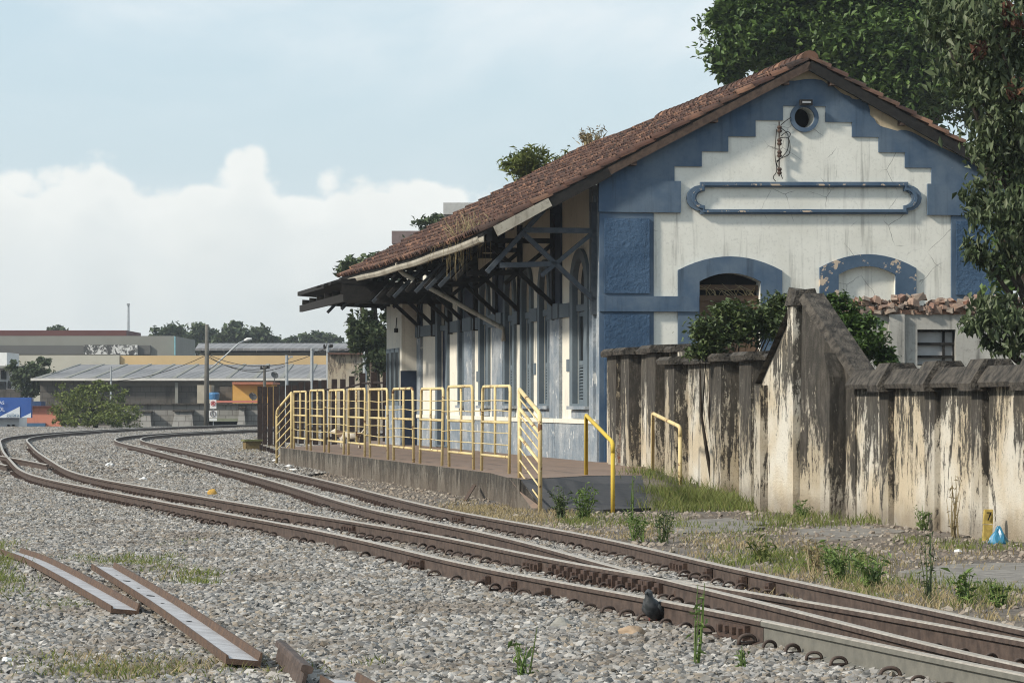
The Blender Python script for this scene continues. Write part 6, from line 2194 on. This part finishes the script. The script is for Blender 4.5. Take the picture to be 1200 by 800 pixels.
pole(427.5, 387, 470, 150, .09, 'tallest steel pole with a meter box, nearest the pavilion', 'box', gal)
pole(130, 429, 475, 208, .06, 'thin pale pole in front of the dark warehouse wall', None, gal)
ms = empty('radio_mast', dp(150, 420, 330), 'thin distant radio mast above the grey building', 'mast')
MB().tube([dp(150, 420, 330), dp(150.5, 356, 330)], [.17, .10], 6).build('shaft', plain('mast_grey', (.35, .38, .40), .6), ms)
MB().box(dp(148.8, 0, 330).x, dp(152, 0, 330).x, 329.8, 330.2, dp(0, 358, 330).z, dp(0, 355.5, 330).z).build('head', gal, ms)
# overhead wires
for i, (p0, p1, sag_) in enumerate((((242, 416, 189), (100, 446, 206), .5), ((243, 416, 189), (336, 428, 180), .6), ((243, 418, 189), (310, 432, 198), .3), ((243, 415, 189), (384, 407, 172), .8), ((365, 410, 170), (427, 398, 150), .3))):
    a, c = dp(*p0), dp(*p1)
    pts_ = [a.lerp(c, t) - UP * sag_ * 4 * t * (1 - t) for t in np.linspace(0, 1, 12)]
    o_ = MB().tube(pts_, .018, 4).build('overhead_wire', M['dark_wood'])
    tag(o_, ('overhead wire from the street lamp pole down to the left', 'upper overhead wire from the street lamp pole to the steel lamp pole', 'overhead wire from the street lamp pole to the short crossarm pole', 'long overhead wire from the street lamp pole towards the pole with black insulators', 'overhead wire between the right hand steel poles')[i], 'wire', 'overhead wires')

# shrub at the curve and the distant trees
tree('roadside_shrub', tuple(dp(112, 499, 183)), [pb(112, 472, 26, 18, 182, 1800), pb(85, 478, 20, 18, 182, 1300), pb(138, 484, 20, 14, 181, 1100), pb(100, 491, 40, 8, 180.5, 1400), pb(124, 454, 18, 7, 182, 600), pb(98, 458, 9, 8, 182, 300), pb(140, 462, 8, 9, 182, 260), pb(64, 484, 7, 10, 182, 220), pb(112, 449, 7, 4, 182, 130), pb(70, 493, 12, 7, 180.5, 450), pb(155, 488, 10, 12, 181, 500), pb(76, 462, 10, 12, 182, 350), pb(128, 494, 28, 6, 180.5, 900)], .16, M['leaf_olive'], 'large olive green shrub behind the curve of the tracks', 'bush', .14, 91, .3, .42, .1, 40, .26, shell=.25)
tree('garden_tree', tuple(dp(36, 480, 224)), [pb(38, 437, 18, 14, 224, 1500), pb(25, 444, 14, 12, 224, 900), pb(48, 448, 14, 10, 224, 900), pb(15, 428, 6, 6, 224, 250), pb(52, 423, 9, 5, 224, 300), pb(36, 458, 12, 8, 224, 500)], .28, M['leaf_far'], 'dark garden tree beside the small white house', 'tree', .12, 93, .5, .45, .2, 30, .25, shell=.3)
tl = [('dark rounded tree above the end of the grey building', [(195, 396, 18, 13, 900), (183, 402, 10, 8, 400), (207, 392, 12, 11, 500)]),
      ('dark tree between the street lamp pole and the grey building', [(232, 397, 16, 14, 900), (222, 404, 14, 10, 500), (240, 390, 10, 9, 400)]),
      ('tallest rounded dark tree right of the street lamp pole', [(276, 392, 15, 14, 1000), (262, 398, 12, 11, 500), (286, 398, 10, 10, 400), (276, 383, 9, 6, 250)]),
      ('rounded dark tree at the right of the distant grove', [(306, 395, 14, 12, 900), (318, 402, 10, 8, 400), (296, 401, 10, 8, 300)])]
for i, (lb, bs) in enumerate(tl):
    d = 385 + 8 * (i % 2)
    tree('distant_tree', tuple(dp(bs[0][0], 474, d)), [pb(x, y, rx, ry, d, n) for x, y, rx, ry, n in bs] + [pb(bs[0][0], 408, 22, 7, d, 500)], .62, M['leaf_far'], lb, 'tree', .35, 100 + i * 7, .5, .5, .2, 40, .24, 'distant grove', .35)
for i, (x, rx, y, lb) in enumerate(((360, 14, 399, 'low distant tree left above the shed roof'), (383, 16, 398, 'low distant tree right above the shed roof'), (338, 10, 402, 'lowest distant tree at the left end of the shed roof'), (67, 9, 388, 'small distant tree top behind the maroon roof band'))):
    tree('distant_tree', tuple(dp(x, 473, 420)), [pb(x, y, rx, 7, 420, 700), pb(x + rx * .5, y + 3, rx * .7, 6, 420, 400), pb(x - rx * .5, y + 4, rx * .6, 5, 420, 300)], .62, M['leaf_far'], lb, 'tree', .3, 130 + i * 5, .5, .5, .2, 40, .26, 'distant low trees', .35)
tree('street_tree', tuple(dp(440, 480, 125)), [pb(430, 318, 18, 16, 125, 1000), pb(450, 312, 22, 16, 125, 1200), pb(412, 315, 12, 12, 125, 600), pb(440, 345, 24, 14, 125, 900), pb(425, 380, 14, 14, 125, 900), pb(440, 395, 20, 16, 125, 1200), pb(420, 400, 12, 12, 125, 600), pb(450, 420, 22, 16, 125, 900), pb(414, 377, 6, 5, 125, 120), pb(470, 360, 20, 40, 125, 900)], .26, M['leaf_far'], 'leafy tree showing above and below the far end of the roof', 'tree', .2, 151, .5, .45, .3, 40, .25, shell=.35)
shrub('fence_shrub', tuple(dp(437, 462, 158)), [pb(437, 432, 14, 12, 158, 500), pb(448, 425, 10, 10, 158, 350), pb(425, 440, 8, 8, 158, 200)], .17, M['leaf_far'], 'thin bush in front of the beige weathered wall', 161, 16, .3)
tree('street_tree', tuple(dp(500, 480, 150)), [pb(498, 262, 12, 8, 150, 260), pb(512, 262, 10, 8, 150, 260), pb(520, 275, 20, 12, 150, 500), pb(500, 300, 30, 20, 150, 900)], .24, M['leaf_far'], 'tree top just clearing the roof between the two distant slabs', 'tree', .2, 155, .5, .4, .1, 30, .3, shell=.3)
# building tops beyond the roof
tb_ = empty('apartment_block', dp(478, 480, 250), 'brown topped apartment block rising behind the roof, left of the grey one', 'building')
flatbox('tower', 462, 520, 287, 420, 250, 12, M['greyb'], parent=tb_, zbase=-.2)
flatbox('brown_parapet', 459, 522, 270.5, 285, 249, 14, plain('brown_cladding', (.17, .125, .115), .8), parent=tb_)
tb2 = empty('apartment_block', dp(545, 480, 262), 'grey apartment block rising behind the roof, right of the brown topped one', 'building')
flatbox('tower', 520, 600, 251, 420, 262, 12, M['greyb'], parent=tb2, zbase=-.2)
flatbox('plain_parapet', 519.5, 601, 237.5, 251, 261, 14, plain('grey_cladding_panel', (.40, .40, .38), .8), parent=tb2)
# far low hills closing the horizon
hm = MB()
N = 120
xs = np.linspace(-420, 420, N)
top_ = 12 + 10 * vnoise(xs, xs * 0, 60, 31) + 3 * vnoise(xs, xs * 0, 14, 32)
for i in range(N - 1):
    hm.quad((xs[i], 880, -.1), (xs[i + 1], 880, -.1), (xs[i + 1], 900, top_[i + 1]), (xs[i], 900, top_[i]))
    hm.quad((xs[i], 900, top_[i]), (xs[i + 1], 900, top_[i + 1]), (xs[i + 1], 985, -.1), (xs[i], 985, -.1))
tag(hm.build('hills', mat_basic('wooded_hill', (.035, .05, .03), (.06, .075, .04), .3, 1)), kind='structure')
# ------------------------------------------------------------------ humid air
hz = MB()
hz.box(-720, 720, -70, 1010, -1.2, 45)
ho = hz.build('haze', plain('tmp_haze', (1, 1, 1)))
hmat = bpy.data.materials.new('humid_air')
hmat.use_nodes = True
hmat.node_tree.nodes.clear()
hn = NT(hmat.node_tree)
vo = hn.n('ShaderNodeVolumePrincipled')
vo.inputs['Color'].default_value = (.86, .93, 1.0, 1)
vo.inputs['Density'].default_value = 0.00022
vo.inputs['Anisotropy'].default_value = 0.2
oo = hn.n('ShaderNodeOutputMaterial')
hn.put(oo.inputs['Volume'], vo.outputs[0])
ho.data.materials.clear()
ho.data.materials.append(hmat)
tag(ho, 'thin humid air over the whole yard', 'haze', kind='stuff')
